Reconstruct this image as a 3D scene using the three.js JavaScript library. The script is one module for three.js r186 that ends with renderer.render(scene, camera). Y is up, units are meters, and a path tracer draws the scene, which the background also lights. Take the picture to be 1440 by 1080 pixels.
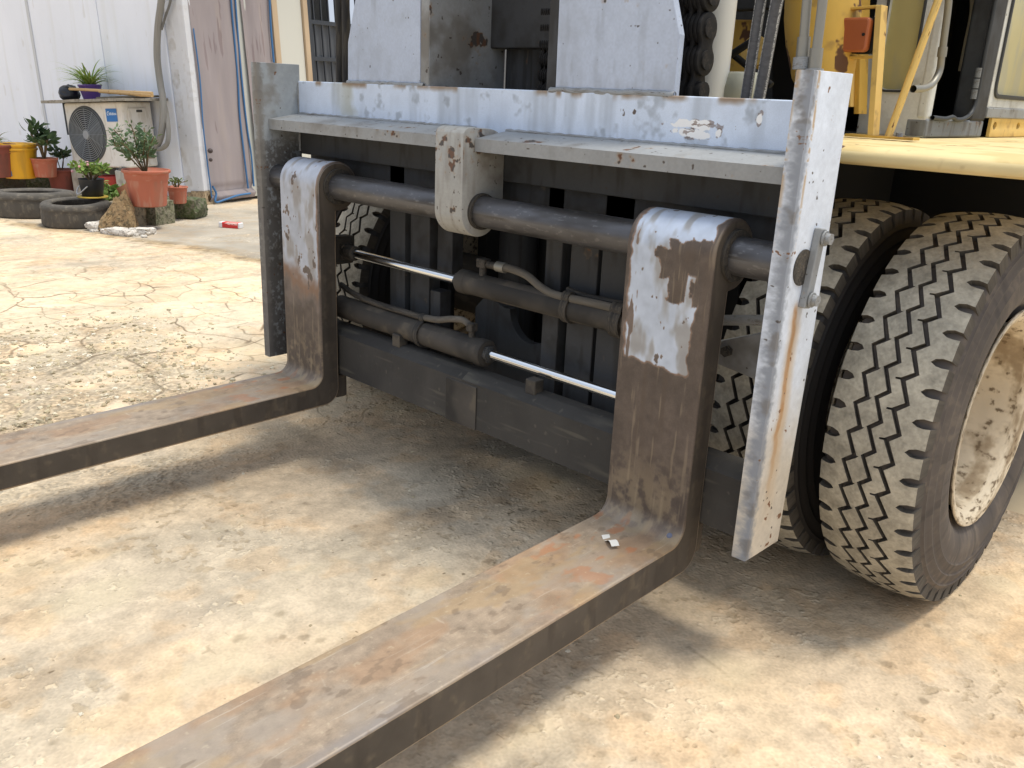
import * as THREE from 'three';
import { RoundedBoxGeometry } from 'three/addons/geometries/RoundedBoxGeometry.js';
import { mergeGeometries, toCreasedNormals } from 'three/addons/utils/BufferGeometryUtils.js';

// ---------------------------------------------------------------- camera, sky, sun, exposure
const scene = new THREE.Scene();
const camera = new THREE.PerspectiveCamera(47.115, 4 / 3, 0.05, 300);
camera.position.set(1.5114, 1.0263, 1.3372);
camera.rotation.set(-0.3185, 0.7662, 0.0433, 'YXZ');
camera.updateMatrixWorld(true);

{ // hazy, bright sky: one float equirectangular map, palest near the sun
  const w = 128, h = 64, d = new Float32Array(w * h * 4);
  for (let j = 0; j < h; j++) for (let i = 0; i < w; i++) {
    const el = ((j + 0.5) / h - 0.5) * Math.PI, up = Math.max(0, Math.sin(el)), k = (j * w + i) * 4;
    const b = 0.43 + 0.40 * up * up;           // haze: brightest overhead, where the sun stands
    d[k] = b * 0.905; d[k + 1] = b * 1.0; d[k + 2] = b * 1.17; d[k + 3] = 1;
  }
  const sky = new THREE.DataTexture(d, w, h, THREE.RGBAFormat, THREE.FloatType);
  sky.mapping = THREE.EquirectangularReflectionMapping; sky.magFilter = THREE.LinearFilter; sky.needsUpdate = true;
  scene.background = sky; scene.environment = sky;
}
const sun = new THREE.DirectionalLight(new THREE.Color(1.0, 0.925, 0.80), 2.3);
sun.position.set(2.0, 10, -1.9); sun.target.position.set(0, 0, 0);
sun.castShadow = true; sun.shadow.radius = 34; sun.shadow.mapSize.set(4096, 4096);
Object.assign(sun.shadow.camera, { left: -10, right: 6, top: 7, bottom: -7, near: 0.5, far: 40 });
scene.add(sun, sun.target);

const renderer = new THREE.WebGLRenderer({ antialias: true });
renderer.toneMapping = THREE.LinearToneMapping;
renderer.toneMappingExposure = 1.52;
renderer.shadowMap.enabled = true;

// ---------------------------------------------------------------- pixel -> place helpers (a pixel gives a direction, a known plane the distance)
const F = 1238.5, V3 = (x, y, z) => new THREE.Vector3(x, y, z);
const rayOf = (u, v) => V3((u - 720) / F, -(v - 540) / F, -1).applyQuaternion(camera.quaternion);
const hit = (u, v, axis, val) => { const r = rayOf(u, v), t = (val - camera.position[axis]) / r[axis]; return camera.position.clone().addScaledVector(r, t); };
const gp = (u, v, y = 0) => hit(u, v, 'y', y), zp = (u, v, z) => hit(u, v, 'z', z), xp = (u, v, x) => hit(u, v, 'x', x);

// ---------------------------------------------------------------- random and noise
let seed = 12345;
const rnd = () => { seed = (seed * 1664525 + 1013904223) >>> 0; return seed / 4294967296; };
const rr = (a, b) => a + (b - a) * rnd();
const PERM = new Float32Array(65536); { let s = 99; for (let i = 0; i < 65536; i++) { s = (s * 1664525 + 1013904223) >>> 0; PERM[i] = (s >>> 8) / 16777216; } }
const hsh = (x, y) => PERM[((y & 255) << 8) | (x & 255)];
function vn(x, y, per = 0) {               // value noise, period per when given
  let xi = Math.floor(x), yi = Math.floor(y); const fx = x - xi, fy = y - yi;
  let x1 = xi + 1, y1 = yi + 1;
  if (per) { xi %= per; if (xi < 0) xi += per; x1 %= per; if (x1 < 0) x1 += per; yi %= per; if (yi < 0) yi += per; y1 %= per; if (y1 < 0) y1 += per; }
  const sx = fx * fx * (3 - 2 * fx), sy = fy * fy * (3 - 2 * fy), r0 = (yi & 255) << 8, r1 = (y1 & 255) << 8; xi &= 255; x1 &= 255;
  const a = PERM[r0 | xi], b = PERM[r0 | x1], c = PERM[r1 | xi], d = PERM[r1 | x1];
  return a + (b - a) * sx + (c - a + (a - b - c + d) * sx) * sy;
}
const FT = new Map();                       // layered noise, tabulated once per (octaves, period) and then looked up
function fbmTable(o, P) {
  const r = P > 60 ? 8 : 16, n = P * r, t = new Float32Array(n * n);
  for (let j = 0; j < n; j++) for (let i = 0; i < n; i++) { let s = 0, a = 0.5, w = 0, x = i / r, y = j / r, per = P; for (let k = 0; k < o; k++) { s += a * vn(x + k * 37, y + k * 17, per); w += a; a *= 0.55; x *= 2; y *= 2; per *= 2; } t[j * n + i] = s / w; }
  return { t, n, r };
}
function fbm(x, y, o = 4, per = 0) {
  const P = per || 40, key = P * 8 + o; let T = FT.get(key); if (!T) FT.set(key, T = fbmTable(o, P));
  const n = T.n, t = T.t; x *= T.r; y *= T.r;
  let xi = Math.floor(x), yi = Math.floor(y); const fx = x - xi, fy = y - yi;
  xi %= n; if (xi < 0) xi += n; yi %= n; if (yi < 0) yi += n; const x1 = xi + 1 === n ? 0 : xi + 1, r0 = yi * n, r1 = yi + 1 === n ? 0 : r0 + n;
  const p = t[r0 + xi], q = t[r1 + xi], u = p + (t[r0 + x1] - p) * fx, v = q + (t[r1 + x1] - q) * fx; return u + (v - u) * fy;
}
const sm = (a, b, x) => { const t = Math.min(1, Math.max(0, (x - a) / (b - a))); return t * t * (3 - 2 * t); };
const mix = (a, b, t) => a + (b - a) * t;
const mixc = (c, d, t) => { c[0] += (d[0] - c[0]) * t; c[1] += (d[1] - c[1]) * t; c[2] += (d[2] - c[2]) * t; };

// colour + bump + roughness maps from one function f(u, v, out): out = [r, g, b (sRGB 0..255), height 0..1, roughness 0..1]
function maps(w, h, f, want = 'cb') {
  const c = new Uint8Array(w * h * 4), b = want.includes('b') ? new Uint8Array(w * h * 4) : null, r = want.includes('r') ? new Uint8Array(w * h * 4) : null, o = [0, 0, 0, 0.5, 0.8];
  for (let j = 0; j < h; j++) for (let i = 0; i < w; i++) {
    o[3] = 0.5; o[4] = 0.8; f((i + 0.5) / w, (j + 0.5) / h, o);
    const k = (j * w + i) * 4;
    for (let q = 0; q < 3; q++) c[k + q] = Math.max(0, Math.min(255, o[q]));
    c[k + 3] = 255;
    if (b) { b[k] = b[k + 1] = b[k + 2] = Math.max(0, Math.min(255, o[3] * 255)); b[k + 3] = 255; }
    if (r) { r[k] = r[k + 1] = r[k + 2] = Math.max(0, Math.min(255, o[4] * 255)); r[k + 3] = 255; }
  }
  const mk = (a, srgb) => { if (!a) return null; const t = new THREE.DataTexture(a, w, h); t.magFilter = THREE.LinearFilter; t.minFilter = THREE.LinearMipmapLinearFilter; t.generateMipmaps = true; t.wrapS = t.wrapT = THREE.RepeatWrapping; if (srgb) t.colorSpace = THREE.SRGBColorSpace; t.needsUpdate = true; return t; };
  return { map: mk(c, true), bumpMap: mk(b), roughnessMap: mk(r) };
}
function mat(m, o = {}) {
  const p = { ...o };
  if (m) { p.map = m.map; if (m.bumpMap) { p.bumpMap = m.bumpMap; p.bumpScale = o.bumpScale ?? 0.001; } if (m.roughnessMap) { p.roughnessMap = m.roughnessMap; p.roughness = o.roughness ?? 1; } else p.roughness = o.roughness ?? 0.75; }
  return new THREE.MeshStandardMaterial(p);
}
const flat = (hex, roughness = 0.8, metalness = 0, o = {}) => new THREE.MeshStandardMaterial({ color: new THREE.Color(hex), roughness, metalness, ...o });

// ---------------------------------------------------------------- geometry helpers
function boxUV(g, sc = 1, ou = 0, ov = 0) {      // uv in metres by the face's main direction
  g = g.index ? g.toNonIndexed() : g;
  const p = g.attributes.position, n = p.count, uv = new Float32Array(n * 2), a = V3(), b = V3(), c = V3();
  for (let i = 0; i < n; i += 3) {
    a.fromBufferAttribute(p, i); b.fromBufferAttribute(p, i + 1); c.fromBufferAttribute(p, i + 2);
    const nn = b.clone().sub(a).cross(c.clone().sub(a)), ax = Math.abs(nn.x), ay = Math.abs(nn.y), az = Math.abs(nn.z);
    [a, b, c].forEach((q, k) => {
      let u, v;
      if (ax >= ay && ax >= az) { u = q.z; v = q.y; } else if (ay >= az) { u = q.x; v = q.z; } else { u = q.x; v = q.y; }
      uv[(i + k) * 2] = u * sc + ou; uv[(i + k) * 2 + 1] = v * sc + ov;
    });
  }
  g.setAttribute('uv', new THREE.BufferAttribute(uv, 2)); return g;
}
const ready = (g) => { g = g.index ? g.toNonIndexed() : g; for (const k of Object.keys(g.attributes)) if (!['position', 'normal', 'uv'].includes(k)) g.deleteAttribute(k); g.morphAttributes = {}; return g; };
const merge = (list) => mergeGeometries(list.map(ready));
const rbox = (x0, x1, y0, y1, z0, z1, r = 0.003, s = 2) => { const w = x1 - x0, h = y1 - y0, d = z1 - z0; return new RoundedBoxGeometry(w, h, d, s, Math.min(r, w * 0.49, h * 0.49, d * 0.49)).translate((x0 + x1) / 2, (y0 + y1) / 2, (z0 + z1) / 2); };
const cylX = (x0, x1, y, z, r, seg = 32) => new THREE.CylinderGeometry(r, r, x1 - x0, seg, 1).rotateZ(Math.PI / 2).translate((x0 + x1) / 2, y, z);
function rod(a, b, r, seg = 14, r2 = r) {
  const d = b.clone().sub(a), L = d.length(), g = new THREE.CylinderGeometry(r2, r, L, seg, 1);
  g.applyQuaternion(new THREE.Quaternion().setFromUnitVectors(V3(0, 1, 0), d.normalize()));
  return g.translate((a.x + b.x) / 2, (a.y + b.y) / 2, (a.z + b.z) / 2);
}
const tube = (pts, r, n = 40, seg = 10) => new THREE.TubeGeometry(new THREE.CatmullRomCurve3(pts.map((p) => p.isVector3 ? p : V3(...p))), n, r, seg);
function prismX(pts, x0, x1, bevel = 0.002, curveSegments = 10) {          // outline in (z, y), extruded along x
  const s = pts instanceof THREE.Shape ? pts : new THREE.Shape(pts.map(([z, y]) => new THREE.Vector2(z, y)));
  const g = new THREE.ExtrudeGeometry(s, { depth: x1 - x0 - 2 * bevel, bevelEnabled: bevel > 0, bevelThickness: bevel, bevelSize: bevel, bevelOffset: -bevel, bevelSegments: 2, curveSegments });
  g.applyMatrix4(new THREE.Matrix4().set(0, 0, 1, x0 + bevel, 0, 1, 0, 0, 1, 0, 0, 0, 0, 0, 0, 1));     // (z,y,depth) -> (x=depth, y, z)
  const ix = g.index; if (!ix) { flipWinding(g); }
  return g;
}
function prismZ(pts, z0, z1, bevel = 0.002, curveSegments = 10) {          // outline in (x, y), extruded along z
  const s = pts instanceof THREE.Shape ? pts : new THREE.Shape(pts.map(([x, y]) => new THREE.Vector2(x, y)));
  const g = new THREE.ExtrudeGeometry(s, { depth: z1 - z0 - 2 * bevel, bevelEnabled: bevel > 0, bevelThickness: bevel, bevelSize: bevel, bevelOffset: -bevel, bevelSegments: 2, curveSegments });
  return g.translate(0, 0, z0 + bevel);
}
function flipWinding(g) { for (const a of Object.values(g.attributes)) { const n = a.itemSize, A = a.array; for (let i = 0; i < a.count; i += 3) for (let k = 0; k < n; k++) { const t = A[(i + 1) * n + k]; A[(i + 1) * n + k] = A[(i + 2) * n + k]; A[(i + 2) * n + k] = t; } } const c = toCreasedNormals(g, 0.6); g.setAttribute('normal', c.attributes.normal); return g; }
const lathe = (pts, seg = 32) => new THREE.LatheGeometry(pts.map(([r, y]) => new THREE.Vector2(r, y)), seg);

// ---------------------------------------------------------------- object helpers
const taken = new Map();
const numbered = (n) => { const k = taken.get(n) ?? 0; taken.set(n, k + 1); return k ? `${n}_${String(k).padStart(3, '0')}` : n; };
function thing(name, label, category, group) {
  const o = new THREE.Group(); o.name = numbered(name); o.userData = { label, category }; if (group) o.userData.group = group; scene.add(o); return o;
}
function part(name, g, m, parent) { const o = new THREE.Mesh(g, m); o.name = name; o.castShadow = o.receiveShadow = true; parent.add(o); return o; }
function partGroup(name, parent) { const o = new THREE.Group(); o.name = name; parent.add(o); return o; }
function single(name, g, m, label, category, group) { const o = new THREE.Mesh(g, m); o.name = numbered(name); o.castShadow = o.receiveShadow = true; o.userData = { label, category }; if (group) o.userData.group = group; scene.add(o); return o; }
function structure(name, g, m) { const o = new THREE.Mesh(g, m); o.name = numbered(name); o.receiveShadow = o.castShadow = true; o.userData = { kind: 'structure' }; scene.add(o); return o; }

// ---------------------------------------------------------------- ground
const spots = [[690, 790, .016, .7], [670, 785, .008, .4], [395, 862, .012, .5], [337, 838, .008, .5], [335, 897, .014, .45], [398, 895, .008, .6], [428, 895, .011, .6], [452, 899, .010, .4], [540, 808, .006, .6], [605, 727, .008, .3], [430, 708, .010, .5],
  [1250, 935, .016, .5], [1300, 986, .011, .7], [1305, 880, .008, .5], [1160, 1020, .012, .3], [910, 1008, .011, .35], [845, 1060, .012, .3], [725, 1025, .015, .5], [500, 740, .007, .5], [760, 1020, .008, .4], [225, 642, .010, .3], [320, 745, .006, .5], [175, 980, .012, .5], [75, 1043, .008, .4], [1020, 640, .02, .2], [610, 733, .004, .9], [660, 709, .004, .8], [735, 762, .01, .35], [705, 757, .012, .3]]
  .map(([u, v, r, a]) => { const p = gp(u, v); return [p.x, p.z, r * 1.1, a * 0.55]; });
const smudges = [[265, 860, .12, .28], [95, 950, .13, .22], [215, 905, .07, .2], [330, 820, .10, .15], [620, 700, .16, .12], [1380, 950, .2, .12], [480, 650, .2, .18], [250, 1000, .12, .1]].map(([u, v, r, a]) => { const p = gp(u, v); return [p.x, p.z, r, a]; });
function cell(x, y) {                        // distance to the nearest crack between irregular plates
  const xi = Math.floor(x), yi = Math.floor(y); let f1 = 9, f2 = 9;
  for (let j = -1; j <= 1; j++) for (let i = -1; i <= 1; i++) {
    const cx = xi + i, cy = yi + j, dx = cx + 0.1 + 0.8 * hsh(cx + 500, cy + 91) - x, dy = cy + 0.1 + 0.8 * hsh(cx + 77, cy + 600) - y, d = Math.sqrt(dx * dx + dy * dy);
    if (d < f1) { f2 = f1; f1 = d; } else if (d < f2) f2 = d;
  }
  return f2 - f1;
}
const zones = { crackA: gp(290, 450), crackB: gp(160, 430), rough: gp(60, 560), rough2: gp(180, 500) };
const dist2 = (x, z, p, sx, sz) => Math.hypot((x - p.x) / sx, (z - p.z) / sz);
function roughMask(x, z) { return sm(1.15, 0.45, dist2(x, z, zones.rough, 1.1, 0.62) + 0.6 * (fbm(x * 2.2, z * 2.2, 3) - 0.5)) + 0.7 * sm(1.1, 0.4, dist2(x, z, zones.rough2, 0.9, 0.5) + 0.8 * (fbm(x * 3, z * 3 + 9, 3) - 0.5)); }
function crackMask(x, z) { return sm(1.3, 0.6, dist2(x, z, zones.crackA, 1.3, 0.9) + 0.5 * (fbm(x * 1.7 + 5, z * 1.7, 3) - 0.5)); }
const nearRidge = (x, z) => { const k = (x + 4.4) * 0.33 + (z + 1.05) + 0.16 * (fbm(x * 1.6, z * 1.6, 3) - 0.5); return k; };
function groundAt(x, z, o) {
  const big = fbm(x * 0.9 + 3, z * 0.9, 4), mid = fbm(x * 4.1, z * 4.1 + 7, 4), fine = fbm(x * 34, z * 34, 4), grain = vn(x * 260, z * 260);
  const streak = fbm(x * 15 + z * 1.2, z * 2.1, 3);
  let L = 1 + 0.20 * (big - 0.5) + 0.18 * (mid - 0.5) + 0.24 * (fine - 0.5) + 0.11 * (grain - 0.5) + 0.20 * (streak - 0.5);
  if (x < -1) L *= 1 + 0.07 * sm(-1, -2.4, x + 0.8 * (big - 0.5)); o[0] = 201 * L; o[1] = 181 * L; o[2] = 153 * L; o[3] = 0.5 + 0.22 * (fine - 0.5) + 0.3 * (mid - 0.5) + 0.12 * (grain - 0.5); o[4] = 0.93;
  const red = sm(0.55, 0.75, fbm(x * 2.3 + 40, z * 2.3, 4)); mixc(o, [192 * L, 168 * L, 132 * L], red * 0.35);
  const grey = sm(0.52, 0.72, fbm(x * 1.9 + 11, z * 1.9 + 23, 4)); mixc(o, [166 * L, 160 * L, 145 * L], grey * 0.42);
  // worn pale film
  const pale = sm(0.58, 0.74, fbm(x * 5 + 3, z * 2.6 + 60, 4)); mixc(o, [205, 192, 160], pale * 0.35);
  // broken gravelly patch and cracked plates by the left fork
  const rm = Math.min(1, roughMask(x, z));
  if (rm > 0.01) {
    const g = fbm(x * 60, z * 60, 3), g2 = vn(x * 150, z * 150), q = rm * sm(0.34, 0.56, fbm(x * 7, z * 7 + 31, 4));
    const c = 104 + 105 * g2 + 70 * (g - 0.5); mixc(o, [c * 1.02, c * 0.94, c * 0.8], q * 0.72);
    o[3] += q * ((g - 0.5) * 1.6 + (g2 - 0.5) * 0.5);
  }
  const cm = crackMask(x, z);
  if (cm > 0.01) {
    const wx = 0.25 * (fbm(x * 3, z * 3, 3) - 0.5), wz = 0.25 * (fbm(x * 3 + 50, z * 3, 3) - 0.5);
    const e = cell((x + wx) * 1.7 + 3, (z + wz) * 2.4), e2 = cell((x - wz) * 4.5 + 30, (z + wx) * 5.5);
    const wv = fbm(x * 6, z * 6 + 3, 3);
    const k = Math.max(sm(0.026, 0.004, e) * sm(0.3, 0.55, wv), 0.8 * sm(0.045, 0.008, e2) * sm(0.42, 0.58, fbm(x * 4 + 8, z * 4, 3))) * cm;
    mixc(o, [96, 82, 62], k * 0.8); o[3] -= k * 0.45;
    mixc(o, [212, 200, 172], 0.35 * cm * sm(0.06, 0.3, e));
  }
  // hairline cracks elsewhere
  { const wx = 0.3 * (fbm(x * 2.5 + 9, z * 2.5, 3) - 0.5), e = cell((x + wx) * 0.8 + 11, (z - wx) * 0.8 + 5), k = sm(0.010, 0.002, e) * sm(0.5, 0.7, fbm(x * 3 + 70, z * 3, 3)); mixc(o, [112, 96, 72], k * 0.6); o[3] -= k * 0.2; }
  // grey slab and earth ridge towards the house
  const rg = nearRidge(x, z);
  if (rg < 0.5) {
    const s = sm(0.02, -0.05, rg) * sm(-6.9, -4.8, x + (fbm(x * 3, z * 3, 3) - 0.5)), wv = 0.85 + 0.3 * mid;
    mixc(o, [158 * wv, 152 * wv, 140 * wv], s * 0.85);
    const edge = sm(0.13, 0.02, Math.abs(rg)) * (0.4 + 0.6 * sm(0.4, 0.6, fbm(x * 7, z * 7, 3))); mixc(o, [138, 116, 82], edge * 0.6);
    const crumb = sm(0.10, 0.0, Math.abs(rg - 0.02)) * sm(0.5, 0.7, fbm(x * 22, z * 22, 3)); mixc(o, [96, 84, 66], crumb * 0.5);
  }
  for (const [sx, sz, r, a] of spots) { const dx = x - sx, dz = z - sz; if (Math.abs(dx) < r * 2 && Math.abs(dz) < r * 2) { const d = Math.hypot(dx, dz) / r + 0.6 * (vn(x * 130, z * 130) - 0.5); mixc(o, [82, 70, 52], a * sm(1.3, 0.3, d)); } }
  for (const [sx, sz, r, a] of smudges) { const dx = x - sx, dz = z - sz; if (Math.abs(dx) < r * 2 && Math.abs(dz) < r * 2) { const d = Math.hypot(dx * 1.6, dz) / r + 0.9 * (fbm(x * 22, z * 22, 3) - 0.5); mixc(o, [128, 122, 112], a * sm(1.2, 0.1, d)); } }
  // peppering of small pits and specks
  { const m = sm(0.42, 0.62, fbm(x * 3 + 90, z * 3, 3)), pit = sm(0.955, 0.985, vn(x * 62 + 7, z * 62)) * (0.25 + 0.5 * m); mixc(o, [104, 90, 70], pit); o[3] -= 0.2 * pit;
    const fl = sm(0.60, 0.74, fbm(x * 72 + 5, z * 72, 4)) * sm(0.44, 0.6, fbm(x * 5 + 20, z * 5 + 3, 3)); mixc(o, [232, 216, 186], 0.45 * fl);
    const dk = sm(0.60, 0.74, fbm(x * 48 + 15, z * 48 + 9, 4)) * sm(0.46, 0.62, fbm(x * 4 + 50, z * 4 + 13, 3)); mixc(o, [148, 130, 102], 0.42 * dk); o[3] += 0.25 * (fl - dk);
    const warm = sm(0.5, 0.66, fbm(x * 11 + 60, z * 11, 4)); mixc(o, [o[0] * 1.02, o[1] * 0.965, o[2] * 0.9], 0.5 * warm); }
}
const heightAt = (x, z) => {
  const rm = Math.min(1, roughMask(x, z)), rg = nearRidge(x, z);
  const machine = Math.max(0, 1 - Math.hypot(Math.max(0, Math.abs(x) - 1.15), Math.max(0, Math.abs(z + 0.5) - 0.7)) * 4);
  return Math.max(-0.008, ((fbm(x * 1.4, z * 1.4, 3) - 0.5) * 0.014 * sm(-4.6, -3.8, x) + rm * (fbm(x * 7, z * 7, 3) - 0.5) * 0.03 + 0.006 * sm(0.35, 0.02, rg) * sm(-0.5, -0.05, rg) * sm(-2.5, -4, x)) * (1 - machine));
};
function groundPatch(x0, x1, z0, z1, cellSize, w, h, bump) {
  const nx = Math.round((x1 - x0) / cellSize), nz = Math.round((z1 - z0) / cellSize), g = new THREE.PlaneGeometry(x1 - x0, z1 - z0, nx, nz).rotateX(-Math.PI / 2).translate((x0 + x1) / 2, 0, (z0 + z1) / 2);
  const p = g.attributes.position, uv = g.attributes.uv;
  for (let i = 0; i < p.count; i++) { const x = p.getX(i), z = p.getZ(i), e = Math.min(1, Math.min(x - x0 + 0.001, x1 - x, z - z0, z1 - z) * 20); p.setY(i, heightAt(x, z) * Math.max(0, e)); uv.setXY(i, (x - x0) / (x1 - x0), (z - z0) / (z1 - z0)); }
  g.computeVertexNormals();
  return structure('concrete_yard', g, mat(maps(w, h, (u, v, o) => groundAt(x0 + u * (x1 - x0), z0 + v * (z1 - z0), o), 'cb'), { bumpScale: bump, roughness: 0.93 }));
}
groundPatch(-1.3, 2.3, -1.2, 1.4, 0.04, 1600, 1156, 0.012);
groundPatch(-7.9, -1.3, -3.6, 1.9, 0.045, 1440, 1200, 0.009);
{ // the ground all round
  const g = new THREE.PlaneGeometry(160, 160).rotateX(-Math.PI / 2).translate(0, -0.011, 0); const uv = g.attributes.uv; for (let i = 0; i < uv.count; i++) uv.setXY(i, uv.getX(i) * 20, uv.getY(i) * 20);
  structure('ground', g, mat(maps(512, 512, (u, v, o) => { const n = fbm(u * 8, v * 8, 6, 8), n2 = fbm(u * 32, v * 32, 5, 32), L = 0.72 + 0.4 * n + 0.2 * n2; o[0] = 196 * L; o[1] = 178 * L; o[2] = 147 * L; o[3] = n2; }, 'cb'), { roughness: 0.95, bumpScale: 0.01 }));
}

// ---------------------------------------------------------------- materials of the machine
// worn light blue-grey paint, tile 1 m
function paintTex(size, P) {
  return maps(size, size, (u, v, o) => {
    const X = u * 8, Y = v * 8, n1 = fbm(X, Y, 5, 8), n2 = fbm(X * 3 + 5, Y * 3, 4, 24), run = fbm(X * 5, Y, 3, 40), g = vn(u * 256, v * 256, 256);
    let L = 1 + P.vary * (n1 - 0.5) + 0.10 * (n2 - 0.5) + 0.05 * (g - 0.5);
    o[0] = P.base[0] * L; o[1] = P.base[1] * L; o[2] = P.base[2] * L; o[4] = P.rough + 0.15 * (n1 - 0.5); o[3] = 0.55 + 0.05 * g;
    mixc(o, P.dirt, P.dirtA * sm(0.46, 0.74, n1 * 0.6 + n2 * 0.4)); 
    mixc(o, P.dirt, P.dirtA * (P.run ?? 0.7) * sm(0.55, 0.78, run));
    const chip = fbm(X * 2 + 20, Y * 2 + 9, 5, 16), fineChip = fbm(X * 9 + 2, Y * 9, 3, 72), c = sm(P.chip, P.chip + 0.02, chip * 0.75 + fineChip * 0.25);
    if (c > 0) { const q = vn(u * 90, v * 90, 90); mixc(o, q > 0.55 ? [92, 62, 44] : [64, 58, 54], c * 0.9); o[3] -= 0.35 * c; o[4] = mix(o[4], 0.9, c); }
    const spk = fbm(X * 12 + 60, Y * 12, 3, 96), s = sm(P.speck, P.speck + 0.03, spk); mixc(o, [58, 50, 45], s * 0.8); o[3] -= s * 0.25;
    const halo = sm(P.chip - 0.05, P.chip + 0.02, chip * 0.75 + fineChip * 0.25) * (1 - c); mixc(o, [150, 118, 88], halo * 0.35);
  }, P.want ?? 'cb');
}
const paintLight = paintTex(800, { base: [178, 189, 208], dirt: [138, 144, 154], dirtA: 0.42, vary: 0.10, rough: 0.5, chip: 0.765, speck: 0.83, want: 'cbr' });
const paintWorn = paintTex(800, { base: [146, 149, 151], dirt: [104, 100, 94], dirtA: 0.8, vary: 0.2, rough: 0.65, chip: 0.70, speck: 0.79, run: 0.15, want: 'cbr' });
const paintDark = paintTex(512, { base: [58, 60, 63], dirt: [36, 35, 34], dirtA: 0.9, vary: 0.3, rough: 0.6, chip: 0.76, speck: 0.8 });
const M = {};
M.paint = mat(paintLight, { bumpScale: 0.0006 });
M.worn = mat(paintWorn, { bumpScale: 0.0012 });
M.darkPaint = mat(paintDark, { bumpScale: 0.0008 });
M.grime = mat(maps(512, 512, (u, v, o) => { const n = fbm(u * 8, v * 8, 5, 8), n2 = fbm(u * 24 + 4, v * 24, 4, 24), L = 0.7 + 0.6 * n; o[0] = 64 * L; o[1] = 60 * L; o[2] = 55 * L; mixc(o, [102, 93, 79], 0.6 * sm(0.5, 0.72, n2)); mixc(o, [26, 25, 24], 0.6 * sm(0.52, 0.7, fbm(u * 6 + 9, v * 6, 4, 6))); o[3] = n2; o[4] = 0.65 + 0.3 * n; }), { bumpScale: 0.0012 });
M.greaseSteel = mat(maps(512, 512, (u, v, o) => { const n = fbm(u * 8, v * 8, 5, 8), n2 = fbm(u * 40, v * 4 + 2, 4, 0), L = 0.75 + 0.5 * n; o[0] = 74 * L; o[1] = 76 * L; o[2] = 78 * L; mixc(o, [100, 90, 74], 0.5 * sm(0.5, 0.7, fbm(u * 10 + 3, v * 10, 4, 10))); mixc(o, [34, 33, 32], 0.55 * sm(0.5, 0.66, n2)); o[3] = n; o[4] = 0.55 + 0.4 * n; }), { bumpScale: 0.0006, metalness: 0.2 });
M.beam = mat(maps(1024, 512, (u, v, o) => { const n = fbm(u * 8, v * 4, 5), n2 = fbm(u * 60, v * 60, 4), sc = fbm(u * 6 + 3, v * 60, 3), L = 0.75 + 0.5 * n; o[0] = 58 * L; o[1] = 56 * L; o[2] = 53 * L; mixc(o, [46, 44, 42], 0.6 * sm(0.45, 0.68, fbm(u * 5 + 20, v * 5, 4))); mixc(o, [112, 107, 92], 0.45 * sm(0.62, 0.78, sc)); mixc(o, [110, 104, 90], 0.4 * sm(0.70, 0.80, n2)); o[3] = n2; o[4] = 0.75; }), { bumpScale: 0.001 });
M.shaft = mat(maps(512, 256, (u, v, o) => { const n = fbm(u * 10, v * 8, 5), n2 = fbm(u * 60, v * 40, 4), L = 0.88 + 0.24 * n; o[0] = 92 * L; o[1] = 92 * L; o[2] = 95 * L; mixc(o, [58, 55, 52], 0.55 * sm(0.5, 0.72, fbm(u * 6 + 7, v * 6, 4))); mixc(o, [150, 150, 150], 0.3 * sm(0.64, 0.76, n2)); o[3] = n2; }), { metalness: 0.55, roughness: 0.4, bumpScale: 0.0003 });
M.chrome = flat('#e4e8ec', 0.16, 1);
M.rubberHose = mat(maps(128, 128, (u, v, o) => { const n = fbm(u * 8, v * 8, 4, 8), L = 0.7 + 0.6 * n; o[0] = 46 * L; o[1] = 44 * L; o[2] = 42 * L; mixc(o, [96, 88, 74], 0.5 * sm(0.5, 0.7, fbm(u * 8 + 30, v * 8, 4, 8))); o[3] = n; }, 'c'), { roughness: 0.8, bumpScale: 0.0006 });
M.dustyHose = mat(maps(128, 128, (u, v, o) => { const n = fbm(u * 8, v * 8, 4, 8), L = 0.8 + 0.4 * n; o[0] = 98 * L; o[1] = 93 * L; o[2] = 85 * L; o[3] = n; }, 'c'), { roughness: 0.9, bumpScale: 0.0006 });
M.black = flat('#0e0f10', 0.75);  // near-black, deepened so the space under the fender looks fully shaded
M.chain = mat(maps(128, 128, (u, v, o) => { const n = fbm(u * 8, v * 8, 4, 8), L = 0.6 + 0.8 * n; o[0] = 30 * L; o[1] = 28 * L; o[2] = 27 * L; mixc(o, [92, 80, 66], 0.35 * sm(0.55, 0.75, n)); o[3] = n; }, 'c'), { metalness: 0.3, bumpScale: 0.0006 });
M.zinc = flat('#8d8b83', 0.5, 0.5);
const yellowTex = (base, rust) => maps(512, 512, (u, v, o) => { const n = fbm(u * 8, v * 8, 5, 8), n2 = fbm(u * 24, v * 24 + 5, 4, 24), L = 0.9 + 0.2 * n; o[0] = base[0] * L; o[1] = base[1] * L; o[2] = base[2] * L; mixc(o, [176, 152, 96], 0.5 * sm(0.5, 0.75, n)); mixc(o, [124, 98, 66], 0.4 * sm(0.64, 0.8, n2)); const c = sm(rust, rust + 0.03, fbm(u * 16 + 9, v * 16, 5, 16)); mixc(o, [82, 52, 36], c * 0.9); o[3] = 0.6 - 0.4 * c; o[4] = 0.45 + 0.3 * n; });
M.yellow = mat(yellowTex([218, 184, 108], 0.76), { bumpScale: 0.0005 });
M.yellowPale = mat(yellowTex([222, 202, 150], 0.75), { bumpScale: 0.0006 });
M.yellowRusty = mat(yellowTex([208, 168, 76], 0.66), { bumpScale: 0.0008 });

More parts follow.
